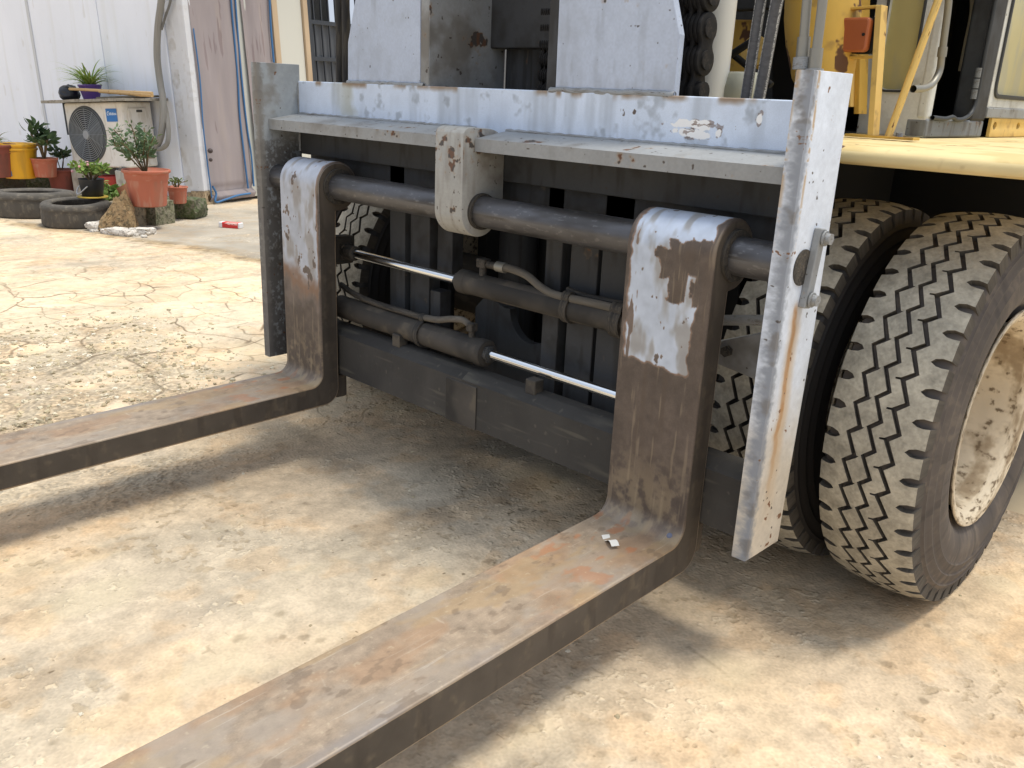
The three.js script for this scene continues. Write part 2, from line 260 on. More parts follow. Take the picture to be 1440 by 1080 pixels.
// ---------------------------------------------------------------- the forklift
const forklift = thing('forklift', 'large worn forklift with pale grey carriage, yellow fender and dual front tyres', 'forklift');
const H = 1.0794, HB = 0.2314, PY = 0.769, PZ = -0.058, PR = 0.0348, SX = 0.8357, ST = 0.0307;
const carriage = partGroup('carriage', forklift);
{
  // side plates with their own weathering and tones: uv = (z across, y up)
  const plateTex = (right) => maps(192, 1024, (u, v, o) => {
    const y = HB + v * (H - HB), z = -0.14 + u * 0.14, n = fbm(u * 3, v * 18, 5), n2 = fbm(u * 14, v * 84, 4), g = vn(u * 190, v * 1000);
    let L = 1 + 0.14 * (n - 0.5) + 0.10 * (n2 - 0.5) + 0.05 * (g - 0.5);
    if (right) { const low = sm(0.62, 0.34, y + 0.12 * (n - 0.5)); o[0] = mix(202, 196, low) * L; o[1] = mix(210, 187, low) * L; o[2] = mix(222, 172, low) * L; }
    else { o[0] = 150 * L; o[1] = 156 * L; o[2] = 160 * L; mixc(o, [108, 102, 94], 0.6 * sm(0.42, 0.75, n)); mixc(o, [82, 78, 74], 0.75 * sm(0.90, 0.84, y + 0.1 * (n2 - 0.5)) * sm(0.25, 0.5, n2)); }  // far plate turns darker below shelf height, broken by noise
    o[4] = 0.55; o[3] = 0.55;
    const edge = Math.min(1, sm(0.022, 0.004, -z + 0.02 * (n2 - 0.5)));
    mixc(o, right ? [126, 132, 142] : [120, 116, 110], 0.85 * edge); mixc(o, [108, 104, 100], 0.6 * edge * sm(0.50, 0.70, fbm(u * 6 + 4, v * 26, 5)));
    if (right) {
      const wob = 0.012 * (fbm(v * 18, 3, 3) - 0.5), s1 = sm(0.011, 0.002, Math.abs(z + 0.056 - wob + (0.71 - y) * -0.02)) * sm(0.715, 0.69, y) * sm(0.30, 0.55, y);
      mixc(o, [146, 92, 44], 0.75 * s1 * (0.5 + 0.8 * n2));
      const s2 = sm(0.03, 0.004, Math.abs(z + 0.058 - wob)) * sm(0.72, 0.66, y) * sm(0.25, 0.5, y); mixc(o, [188, 150, 104], 0.5 * s2);
      const s3 = sm(0.006, 0.001, Math.abs(z + 0.02 + 0.01 * (n - 0.5))) * sm(0.75, 0.95, y); mixc(o, [150, 110, 62], 0.6 * s3 * sm(0.4, 0.6, n2));
    }
    const c = sm(0.70, 0.72, fbm(u * 5 + 3, v * 30 + 2, 5) * 0.7 + n2 * 0.3); mixc(o, [104, 66, 40], c * 0.85); o[3] -= c * 0.3;
    const c2 = sm(0.79, 0.82, fbm(u * 10 + 30, v * 60 + 2, 4)); mixc(o, [70, 64, 60], c2 * 0.8); o[3] -= c2 * 0.25;
  });
  const plate = (x0, x1, m, label) => {
    const g = prismX([[0, HB], [0, H], [-0.1372, H], [-0.1372, H - 0.46], [-0.1203, HB + 0.01], [-0.1203, HB]], x0, x1, 0.0025);
    const p = g.attributes.position, uv = g.attributes.uv, nn = g.attributes.normal;
    for (let i = 0; i < p.count; i++) { const front = Math.abs(nn.getX(i)) < 0.7; uv.setXY(i, front && nn.getZ(i) > 0.5 ? 0.86 + (p.getX(i) - x0) / (x1 - x0) * 0.13 : (p.getZ(i) + 0.14) / 0.14, (p.getY(i) - HB) / (H - HB)); }
    const o = part('side_plate', g, m, carriage); if (label) o.userData.label = label; return o;
  };
  plate(-SX, -SX + ST, mat(plateTex(false), { bumpScale: 0.0008 }), 'grey side plate at the far end of the carriage');
  plate(SX - ST, SX, mat(plateTex(true), { bumpScale: 0.0008 }), 'pale side plate with rust streak below its bolted keeper');

  // top plate: own texture with scraped white marks
  const PX0 = -SX + ST, PX1 = SX - ST, TW = PX1 - PX0;
  const marks = [[975, 176, 30, 4], [985, 172, 16, 3], [968, 186, 16, 5], [980, 190, 14, 5], [965, 172, 10, 4], [1010, 188, 4, 5], [990, 180, 8, 3], [1068, 168, 3, 8]].map(([u, v, w, h]) => { const p = zp(u, v, -0.13); return [p.x, p.y, w * 0.0018, h * 0.0014]; });
  const topTex = maps(2048, 320, (u, v, o) => {
    const x = PX0 + u * TW, y = 0.833 + v * 0.202, n = fbm(x * 7, y * 7, 5), n2 = fbm(x * 26, y * 26, 4), g = vn(x * 900, y * 900), run = fbm(x * 34, y * 5, 3);
    const L = 1 + 0.10 * (n - 0.5) + 0.10 * (n2 - 0.5) + 0.05 * (g - 0.5);
    o[0] = 204 * L; o[1] = 216 * L; o[2] = 234 * L; o[4] = 0.5; o[3] = 0.55;
    mixc(o, [156, 164, 174], 0.55 * sm(0.45, 0.75, run * 0.6 + n * 0.4)); mixc(o, [128, 134, 140], 0.5 * sm(0.62, 0.80, n2));
    mixc(o, [150, 146, 118], 0.5 * sm(0.15, 0.02, Math.abs(x + 0.52)) * sm(0.4, 0.6, n));
    const rim = sm(0.016, 0.0, 1.035 - y + 0.012 * (n2 - 0.5)) * sm(0.45, 0.62, fbm(x * 20, 3, 3)); mixc(o, [120, 92, 62], 0.75 * rim);
    const c = sm(0.76, 0.78, fbm(x * 18, y * 18 + 4, 5)); mixc(o, [76, 62, 52], 0.85 * c); o[3] -= 0.3 * c;
    for (const [mx, my, w, h] of marks) { const d = Math.hypot((x - mx) / w, (y - my) / h) + 1.3 * (fbm(x * 90, y * 90, 3) - 0.5); const k = sm(1.1, 0.9, d); mixc(o, [236, 236, 236], k); if (d > 0.9 && d < 1.35) mixc(o, [96, 74, 62], 0.5 * sm(0.5, 0.6, fbm(x * 70 + 3, y * 70, 3))); }
  });
  part('lower_top_plate', boxUV(rbox(PX0, PX1, 0.833, 0.9014, -0.158, -0.1305, 0.003), 1, 0.2, 0.1), M.darkPaint, carriage);  // dark greasy paint, deepened to include the shade below the shelf
  const tg = rbox(PX0, PX1, 0.902, 1.035, -0.158, -0.13, 0.003); { const p = tg.attributes.position, uv = tg.attributes.uv; for (let i = 0; i < p.count; i++) uv.setXY(i, (p.getX(i) - PX0) / TW, (p.getY(i) - 0.833) / 0.202); }
  part('top_plate', tg, mat(topTex, { bumpScale: 0.0007 }), carriage);
  for (const [a, b] of [[PX0, -0.05], [0.05, PX1]]) part('shelf_bar', boxUV(prismX([[-0.1295, 0.9018], [-0.03, 0.9018], [-0.03, 0.9294], [-0.1295, 0.9455]], a, b, 0.002), 1, 0.3, a), M.worn, carriage);
  // weld beads along the joints
  const bead = (a, b, r, n) => { const pts = []; for (let i = 0; i <= n; i++) { const t = i / n; pts.push(a.clone().lerp(b, t).add(V3(0, rr(-0.0012, 0.0012), rr(-0.0012, 0.0012)))); } return new THREE.TubeGeometry(new THREE.CatmullRomCurve3(pts), n * 2, r, 6); };
  for (const [a, b] of [[PX0, -0.05], [0.05, PX1]]) part('weld_bead', bead(V3(a, 0.9455, -0.128), V3(b, 0.9455, -0.128), 0.004, 60), M.worn, carriage);
  part('weld_bead', bead(V3(-0.57, 1.036, -0.136), V3(-0.25, 1.036, -0.136), 0.006, 26), M.worn, carriage);
  part('weld_bead', bead(V3(0.17, 1.036, -0.136), V3(0.49, 1.036, -0.136), 0.007, 26), M.worn, carriage);
  part('weld_bead', bead(V3(PX0, 0.84, -0.131), V3(PX0, 1.03, -0.131), 0.005, 20), M.worn, carriage);
  part('weld_bead', bead(V3(PX1, 0.84, -0.131), V3(PX1, 1.03, -0.131), 0.005, 20), M.worn, carriage);
  // inner dark plate under the shelf
  part('under_plate', boxUV(rbox(PX0, PX1, 0.775, 0.835, -0.20, -0.165, 0.003)), M.darkPaint, carriage);
  // shaft and its centre bracket
  { const g = cylX(PX0, PX1 + 0.001, PY, PZ, PR, 48), uv = g.attributes.uv; for (let i = 0; i < uv.count; i++) uv.setXY(i, uv.getY(i) * 2, uv.getX(i)); part('fork_shaft', g, M.shaft, carriage); }
  { const s = new THREE.Shape(); s.moveTo(-0.1295, 0.925); s.lineTo(-0.1295, 0.735); s.lineTo(-0.095, 0.7247); s.absarc(PZ, PY, 0.058, Math.PI * 1.28, Math.PI * 2, false); s.lineTo(0, 0.935); s.quadraticCurveTo(-0.002, 0.95, -0.02, 0.952); s.lineTo(-0.075, 0.95); s.quadraticCurveTo(-0.11, 0.948, -0.1295, 0.925);
    part('shaft_bracket', boxUV(prismX(s, -0.048, 0.046, 0.004, 16), 1.3, 0.11, 0.37), mat(paintTex(512, { base: [164, 164, 160], dirt: [112, 104, 96], dirtA: 0.7, vary: 0.2, rough: 0.6, chip: 0.655, speck: 0.78, run: 0.4 }), { bumpScale: 0.001, roughness: 0.65 }), carriage);
    for (const [a, b] of [[-0.058, -0.048], [0.046, 0.056]]) part('shaft_collar', cylX(a, b, PY, PZ, PR + 0.006, 36), M.grime, carriage); }
  // keeper bar and bolts on the outer face of the near plate
  { const k = partGroup('shaft_keeper', carriage), c = V3(SX + 0.009, 0.766, -0.078), tilt = -0.14;
    const bar = rbox(-0.009, 0.005, -0.068, 0.068, -0.0105, 0.0105, 0.003); boxUV(bar); part('keeper_bar', bar.rotateX(tilt).translate(c.x, c.y, c.z), M.worn, k);
    for (const s of [-1, 1]) { const b = new THREE.CylinderGeometry(0.0105, 0.0105, 0.012, 6).rotateZ(Math.PI / 2).translate(0.014, s * 0.052, 0).rotateX(tilt).translate(c.x, c.y, c.z); part('bolt_head', b, M.worn, k); const w = new THREE.CylinderGeometry(0.013, 0.013, 0.003, 18).rotateZ(Math.PI / 2).translate(0.0095, s * 0.052, 0).rotateX(tilt).translate(c.x, c.y, c.z); part('washer', w, M.worn, k); }
    part('shaft_end', cylX(SX - 0.004, SX + 0.002, PY, PZ + 0.004, PR - 0.004, 30), M.grime, carriage); }
  // lower beam
  { const s = new THREE.Shape(); s.moveTo(-0.112, 0.243); s.lineTo(-0.055, 0.241); s.lineTo(-0.055, 0.356); s.lineTo(-0.082, 0.375); s.lineTo(-0.112, 0.376); s.lineTo(-0.112, 0.243);
    part('lower_beam', boxUV(prismX(s, PX0, PX1, 0.0015), 1), M.beam, carriage);
    part('centre_block', boxUV(rbox(-0.056, 0.056, 0.2385, 0.35, -0.10, -0.0515, 0.003), 1, 0.4, 0.2), M.grime, carriage);
    for (const x of [-0.285, 0.21]) part('beam_lug', boxUV(rbox(x - 0.016, x + 0.016, 0.37, 0.405, -0.105, -0.075, 0.003)), M.grime, carriage); }
  // upright plates welded on the top plate
  part('upright_plate', boxUV(prismZ([[-0.572, 1.035], [-0.268, 1.035], [-0.276, 1.75], [-0.36, 1.75], [-0.569, 1.137]].map(([x, y]) => [x, y]), -0.156, -0.138, 0.002).clone(), 1, 0.2, 0.1), M.paint, carriage);
  part('upright_plate', boxUV(prismZ([[0.182, 1.035], [0.487, 1.035], [0.487, 1.144], [0.28, 1.75], [0.172, 1.75]], -0.156, -0.138, 0.002), 1, 0.55, 0.6), M.paint, carriage);
  part('upright_web', boxUV(rbox(-0.268, -0.236, 1.02, 1.75, -0.40, -0.138, 0.004), 1, 0.7, 0.35), M.worn, carriage);  // web drawn greyer than the upright plates
  part('upright_web', boxUV(rbox(0.150, 0.180, 1.02, 1.75, -0.40, -0.142, 0.004), 1, 0.1, 0.9), M.darkPaint, carriage);
  // vertical bars behind the cylinders
  for (const [a, b, z, lo, hi] of [[-0.425, -0.36, -0.165, 0.2, 0.84], [-0.345, -0.265, -0.172, 0.2, 0.84], [-0.255, -0.215, -0.168, 0.2, 0.52], [-0.255, -0.195, -0.19, 0.55, 0.84], [0.155, 0.205, -0.165, 0.2, 0.84], [0.225, 0.305, -0.172, 0.2, 0.84], [0.32, 0.40, -0.165, 0.2, 0.84]]) part('upright_bar', boxUV(rbox(a, b, lo, hi, z - 0.04, z, 0.003), 1, a, b), M.darkPaint, carriage);
}


// ---------------------------------------------------------------- forks
const FW = [[0.5138, 0.7042, -0.0068, -0.039], [-0.6987, -0.5127, 0.0055, -0.0112]];
function forkOutline(pitch, bb) {
  const zf = 0.0068, zb = -0.0488, bt = 0.2187, R = 0.0648, tip = 1.25, fr = 0.036, hr = 0.048, pts = [];
  const arc = (cx, cy, r, a0, a1, n) => { for (let i = 0; i <= n; i++) { const a = a0 + (a1 - a0) * i / n; pts.push([cx + r * Math.cos(a), cy + r * Math.sin(a)]); } };
  arc(PZ, PY, R, Math.PI * 1.53, 0, 30);                                    // round the shaft from the back over the top to the front
  for (let i = 1; i < 8; i++) pts.push([zf, PY + (bt + fr - PY) * i / 8]);
  arc(zf + fr, bt + fr, fr, Math.PI, Math.PI * 1.5, 10);
  for (let i = 1; i <= 24; i++) pts.push([zf + fr + (tip - zf - fr) * i / 24, bt]);
  pts.push([tip + 0.012, bt - 0.012]); 
  for (let i = 0; i <= 10; i++) { const t = i / 10; pts.push([tip + (zb + hr - tip) * t, mix(bt - 0.022, bb, Math.min(1, t * 4))]); }
  arc(zb + hr, bb + hr, hr, Math.PI * 1.5, Math.PI, 8);
  pts.push([zb - 0.0, 0.45], [zb, 0.60]);
  return pts.map(([z, y]) => [z, z > zf + fr ? y + pitch * (z - zf - fr) : y]);
}
function forkGeometry(x0, x1, yaw, pitch, bb) {
  const o = forkOutline(pitch, bb), n = o.length, b = 0.0045, s = [0]; for (let i = 1; i < n; i++) s.push(s[i - 1] + Math.hypot(o[i][0] - o[i - 1][0], o[i][1] - o[i - 1][1]));
  const L = s[n - 1] + Math.hypot(o[0][0] - o[n - 1][0], o[0][1] - o[n - 1][1]); s.push(L);
  const area = o.reduce((t, p, i) => { const q = o[(i + 1) % n]; return t + p[0] * q[1] - q[0] * p[1]; }, 0), sg = area > 0 ? 1 : -1;
  const nrm = o.map((p, i) => { const q = o[(i + n - 1) % n], r = o[(i + 1) % n]; const dx = r[0] - q[0], dy = r[1] - q[1], l = Math.hypot(dx, dy); return [dy / l * sg, -dx / l * sg]; });
  const K = 4;
  const prof = []; for (let k = 0; k <= K; k++) { const a = k / K * Math.PI / 2; prof.push([b * (1 - Math.sin(a)), b * (1 - Math.cos(a))]); }   // a = 0: x = b, inset 0; a = 90: x = 0, inset b
  const list = []; for (let k = K; k >= 0; k--) list.push([x0 + prof[k][0], prof[k][1]]); for (let k = 0; k <= K; k++) list.push([x1 - prof[k][0], prof[k][1]]);
  const pos = [], uv = [], idx = [], W = list.length;
  const at = (i, k) => { const [x, ins] = list[k], [z, y] = o[i % n], [nz, ny] = nrm[i % n]; const zz = z - nz * ins; return [x + yaw * Math.max(0, zz), y - ny * ins, zz]; };
  for (let i = 0; i <= n; i++) for (let k = 0; k < W; k++) { pos.push(...at(i, k)); uv.push((list[k][0] - x0) / (x1 - x0), s[i] / L); }
  for (let i = 0; i < n; i++) for (let k = 0; k < W - 1; k++) { const a = i * W + k, c = a + W; if (sg > 0) idx.push(a, a + 1, c, a + 1, c + 1, c); else idx.push(a, c, a + 1, a + 1, c, c + 1); }
  const band = idx.length, tri = THREE.ShapeUtils.triangulateShape(o.map(([z, y]) => new THREE.Vector2(z, y)), []);
  for (const [k, side] of [[0, -1], [W - 1, 1]]) { const base = pos.length / 3; for (let i = 0; i < n; i++) { const p = at(i, k); pos.push(...p); uv.push(p[2] * 1.0 + 0.3, p[1] * 1.0); } for (const t of tri) { const f = (side > 0) === (sg > 0); idx.push(base + t[0], base + (f ? t[1] : t[2]), base + (f ? t[2] : t[1])); } }
  let g = new THREE.BufferGeometry(); g.setAttribute('position', new THREE.Float32BufferAttribute(pos, 3)); g.setAttribute('uv', new THREE.Float32BufferAttribute(uv, 2)); g.setIndex(idx);
  g.computeVertexNormals();
  // check that faces point outwards along x on the caps
  const A = V3(...pos.slice(idx[idx.length - 3] * 3, idx[idx.length - 3] * 3 + 3)), B = V3(...pos.slice(idx[idx.length - 2] * 3, idx[idx.length - 2] * 3 + 3)), C = V3(...pos.slice(idx[idx.length - 1] * 3, idx[idx.length - 1] * 3 + 3));
  const nx = B.sub(A).cross(C.sub(A)).x; if (nx < 0) { for (let i = band; i < idx.length; i += 3) { const t = idx[i + 1]; idx[i + 1] = idx[i + 2]; idx[i + 2] = t; } g.setIndex(idx); g.computeVertexNormals(); }
  g.addGroup(0, band, 0); g.addGroup(band, idx.length - band, 1);
  g.userData = { s, L }; return g;
}
function forkTex(kind, L) {
  const WID = 0.19;
  return maps(192, 2048, (u, v, o) => {
    const s = v * L, x = u * WID, eye = 0.0648 * Math.PI * 1.53, down = s - eye;                         // metres below the shaft's height on the front face
    const n = fbm(x * 16 + (kind === 'right' ? 0 : 90), s * 9, 5), n2 = fbm(x * 60, s * 60, 4), g = vn(x * 700, s * 700), lon = fbm(x * 44, s * 5, 4), lon2 = fbm(x * 120 + 7, s * 10, 3);
    // bare steel: brown-grey
    let Lm = 0.86 + 0.28 * n + 0.28 * (n2 - 0.5) + 0.10 * (g - 0.5);
    const blade = sm(0.50, 0.58, down);
    o[0] = mix(92, 158, blade) * Lm; o[1] = mix(82, 141, blade) * Lm; o[2] = mix(75, 121, blade) * Lm; o[3] = 0.4 + 0.3 * n2; o[4] = 0.62;
    mixc(o, [88, 76, 66], 0.5 * sm(0.48, 0.75, lon) * (1 - blade * 0.8));
    mixc(o, [146, 132, 112], 0.5 * sm(0.60, 0.75, lon2) * (1 - blade * 0.6));
    if (blade < 1) { const dust = sm(0.36, 0.50, down) * sm(0.42, 0.6, n2 * 0.6 + n * 0.4); mixc(o, [158, 142, 114], 0.55 * dust); o[3] += 0.3 * dust * (g - 0.3); }
    if (blade > 0) {
      const r1 = sm(0.50, 0.66, fbm(x * 13 + 4, s * 7 + 9, 5)); mixc(o, [160, 124, 92], 0.42 * r1 * blade);
      const r2 = sm(0.56, 0.68, fbm(x * 22 + 14, s * 9 + 2, 5)); mixc(o, [172, 144, 104], 0.42 * r2 * blade);
      const gr = sm(0.50, 0.66, fbm(x * 18 + 40, s * 9 + 22, 5)); mixc(o, [160, 150, 138], 0.5 * gr * blade);
      const ed = sm(0.03, 0.008, kind === 'right' ? WID - x : x) ; mixc(o, [128, 124, 124], 0.5 * ed * blade * sm(0.35, 0.55, n));
      const hot = sm(0.60, 0.68, fbm(x * 30 + 3, s * 16 + 5, 4)) * sm(1.0, 0.62, down) ; mixc(o, [178, 110, 70], 0.5 * hot * blade);
      const scr = sm(0.80, 0.86, fbm(x * 14 + s * 44, s * 60 - x * 20, 3)) ; mixc(o, [196, 186, 170], 0.4 * scr * blade);
      const lin = sm(0.72, 0.82, fbm(x * 260 + 3 * n, s * 7, 3)) * sm(0.4, 0.6, fbm(x * 20 + 5, s * 6 + 40, 3)); mixc(o, [204, 196, 184], 0.35 * lin * blade);
      const spk = sm(0.74, 0.82, fbm(x * 130, s * 130, 3)); mixc(o, [196, 182, 156], 0.35 * spk * blade);
      const dk = sm(0.66, 0.73, fbm(x * 40 + 80, s * 24, 4)); mixc(o, [104, 88, 72], 0.35 * dk * blade);
    }
    // paint that is left near the top
    const rag3 = 0.022 * (fbm(x * 75 + 31, s * 75, 4) - 0.5), rag = 0.020 * (fbm(x * 40, s * 40, 4) - 0.5), rag2 = 0.05 * (fbm(x * 14 + 8, s * 14, 4) - 0.5);
    let pa;
    if (kind === 'right') {
      const edgeIn = sm(0.006, 0.016, x + rag) * sm(0.002, 0.008, WID - 0.020 * sm(0.06, 0.12, down) - 0.006 - x + rag);
      pa = sm(0.222, 0.214, down + rag - 0.12 * (x - 0.09) * 0.6) * edgeIn;
      const inA = sm(0.060, 0.066, x + rag2 + rag3) * sm(-0.010, -0.006, down + rag + rag3 + 0.14 * (x - 0.1)) * sm(0.044, 0.040, down + rag2 * 0.6 + rag3), inB = sm(0.094, 0.099, x + rag2 * 0.7 + rag3) * sm(-0.026, -0.022, down + rag + rag3) * sm(0.092, 0.087, down + rag2 * 0.5 + rag3), keep = sm(0.137, 0.140, x + rag * 0.4) * sm(0.157, 0.154, x + rag * 0.4) * sm(0.03, 0.034, down + rag) * sm(0.1, 0.09, down) * sm(0.30, 0.42, n2);
      pa *= 1 - Math.min(1, Math.max(inA, inB)) * (1 - keep);
      pa *= 1 - 0.8 * sm(0.58, 0.64, fbm(x * 90 + 6, s * 18, 4)) * sm(0.042, 0.026, x) * sm(-0.06, 0.0, down);
    } else {
      pa = 0.9 * sm(0.36, 0.20, down + rag2 * 3 + rag) * sm(0.0, 0.012, WID - x + rag * 0.6);
      pa *= 1 - 0.9 * sm(0.69, 0.72, fbm(x * 30 + 66, s * 24, 5));
    }
    if (s < 0.18) pa *= sm(0.08, 0.16, s + rag);
    pa *= 1 - 0.9 * sm(0.76, 0.78, fbm(x * 55 + 3, s * 55, 4));
    if (pa > 0) { const q = 0.94 + 0.14 * (n - 0.5) + 0.12 * (n2 - 0.5); mixc(o, [200 * q, 211 * q, 228 * q], pa); o[3] = mix(o[3], 0.85, pa); o[4] = mix(o[4], 0.48, pa); mixc(o, [128, 118, 104], pa * 0.5 * sm(0.56, 0.74, fbm(x * 26 + 2, s * 12, 4))); }
    const halo = sm(0.02, 0.5, pa) * (1 - sm(0.5, 0.98, pa)); mixc(o, [128, 92, 66], 0.7 * halo);
  });
}
M.forkSide = mat(maps(512, 512, (u, v, o) => { const n = fbm(u * 8, v * 8, 5, 8), n2 = fbm(u * 48, v * 48, 4, 48), dr = fbm(u * 40, v * 4, 4), L = 0.72 + 0.56 * n; o[0] = 74 * L; o[1] = 67 * L; o[2] = 59 * L; mixc(o, [112, 100, 82], 0.5 * sm(0.52, 0.7, n2 * 0.6 + dr * 0.4)); mixc(o, [54, 47, 41], 0.5 * sm(0.5, 0.7, dr)); o[3] = n2; o[4] = 0.8; }), { bumpScale: 0.0012 });
{
  const kinds = ['right', 'left'];
  FW.forEach(([a, b, yaw, pitch], i) => {
    const g = forkGeometry(a, b, yaw, pitch, i ? 0.156 : 0.147), fk = part('fork', g, [mat(forkTex(kinds[i], g.userData.L), { bumpScale: 0.0010, metalness: 0.25, roughness: 0.58 }), M.forkSide], forklift);
    fk.userData.label = i ? 'rusty fork whose shank paint fades into brown steel' : 'rusty fork with a clean-edged patch of pale paint on its shank';
    for (const [x0, x1] of [[b, b + 0.008], [a - 0.008, a]]) part('bushing', cylX(x0, x1, PY, PZ, PR + 0.012, 36), M.grime, fk);
    // lug behind the heel and cylinder lug
    part('heel_lug', boxUV(rbox(a + 0.02, b - 0.01, 0.165, 0.235, -0.085, -0.046, 0.008), 1, a, 0), M.forkSide, fk);
    part('cylinder_lug', boxUV(rbox((a + b) / 2 - 0.02, (a + b) / 2 + 0.02, i ? 0.54 : 0.40, i ? 0.62 : 0.46, -0.16, -0.046, 0.006)), M.grime, fk);
  });
}


// ---------------------------------------------------------------- side-shift cylinders
function clamp(x, y, z, r, parent, w = 0.014) { const g = cylX(x - w / 2, x + w / 2, y, z, r + 0.004, 30); part('hose_clamp', g, M.grime, parent); }
{
  const up = partGroup('positioning_cylinder', forklift), y = 0.577, z = -0.13;
  { const s = lathe([[0.0, 0], [0.026, 0], [0.030, 0.004], [0.030, 0.032], [0.028, 0.034], [0.028, 0.62], [0, 0.62]], 32).rotateZ(-Math.PI / 2).translate(-0.092, y, z); part('barrel', boxUV(s, 1), M.grime, up); }
  part('piston_rod', cylX(-0.55, -0.09, y, z, 0.0125, 24), M.chrome, up);
  part('rod_end', merge([cylX(-0.60, -0.54, y, z, 0.021, 20), rbox(-0.62, -0.575, y - 0.024, y + 0.024, z - 0.02, z + 0.02, 0.006)]), M.grime, up);
  part('hose_fitting', merge([rod(V3(-0.014, y + 0.02, z), V3(-0.014, y + 0.062, z), 0.010, 6), rbox(-0.028, 0.002, y + 0.046, y + 0.068, z - 0.012, z + 0.012, 0.003), cylX(0.0, 0.035, y + 0.056, z, 0.0095, 6)]), M.grime, up);
  part('hose', tube([[0.03, y + 0.056, z], [0.08, y + 0.058, z], [0.135, y + 0.050, z], [0.18, y + 0.033, z + 0.004], [0.225, y + 0.026, z + 0.012], [0.27, y + 0.026, z + 0.014], [0.36, y + 0.028, z + 0.014], [0.46, y + 0.028, z + 0.012], [0.52, y + 0.03, z]], 0.0095, 60), M.dustyHose, up);
  part('hose', tube([[0.25, y + 0.038, z - 0.01], [0.30, y + 0.034, z - 0.006], [0.40, y + 0.036, z - 0.004], [0.52, y + 0.034, z - 0.01]], 0.007, 30), M.rubberHose, up);
  part('hose_ferrule', cylX(0.034, 0.062, y + 0.0565, z, 0.0125, 16), M.zinc, up);
  part('gland_nut', cylX(-0.104, -0.09, y, z, 0.021, 6), M.greaseSteel, up);
  part('hose_clamp', merge([cylX(0.262, 0.282, y, z, 0.033, 30), cylX(0.262, 0.282, y + 0.027, z + 0.012, 0.014, 20)]), M.grime, up);
  part('hose_clamp', merge([cylX(0.40, 0.43, y, z, 0.036, 30), cylX(0.40, 0.43, y + 0.027, z + 0.012, 0.016, 20)]), M.grime, up);

  const lo = partGroup('positioning_cylinder', forklift), y2 = 0.418, z2 = -0.112;
  { const s = lathe([[0, 0], [0.031, 0], [0.034, 0.004], [0.034, 0.03], [0.032, 0.033], [0.032, 0.62], [0, 0.62]], 32).rotateZ(Math.PI / 2).translate(0.03, y2, z2); part('barrel', boxUV(s, 1, 0.3, 0.4), M.grime, lo); }
  part('piston_rod', cylX(0.02, 0.56, y2 + 0.002, z2, 0.012, 24), M.chrome, lo);
  part('gland_nut', cylX(0.028, 0.042, y2, z2, 0.022, 6), M.greaseSteel, lo);
  part('rod_end', cylX(0.50, 0.58, y2 + 0.002, z2, 0.02, 20), M.grime, lo);
  part('hose_fitting', merge([rod(V3(-0.028, y2 + 0.025, z2), V3(-0.028, y2 + 0.062, z2), 0.009, 6), rbox(-0.040, -0.018, y2 + 0.045, y2 + 0.066, z2 - 0.011, z2 + 0.011, 0.003)]), M.grime, lo);
  part('hose', tube([[-0.035, y2 + 0.058, z2], [-0.06, y2 + 0.066, z2], [-0.10, y2 + 0.062, z2 + 0.004], [-0.15, y2 + 0.05, z2 + 0.006], [-0.20, y2 + 0.045, z2 + 0.006]], 0.0085, 40), M.dustyHose, lo);
  part('hose', tube([[-0.20, y2 + 0.043, z2 + 0.004], [-0.30, y2 + 0.042, z2 + 0.004], [-0.42, y2 + 0.042, z2 + 0.004], [-0.52, y2 + 0.048, z2], [-0.60, y2 + 0.06, z2 - 0.01]], 0.0085, 40), M.grime, lo);
  part('hose_clamp', merge([cylX(-0.218, -0.200, y2, z2, 0.037, 30), cylX(-0.218, -0.200, y2 + 0.042, z2 + 0.004, 0.012, 20)]), M.rubberHose, lo);
}

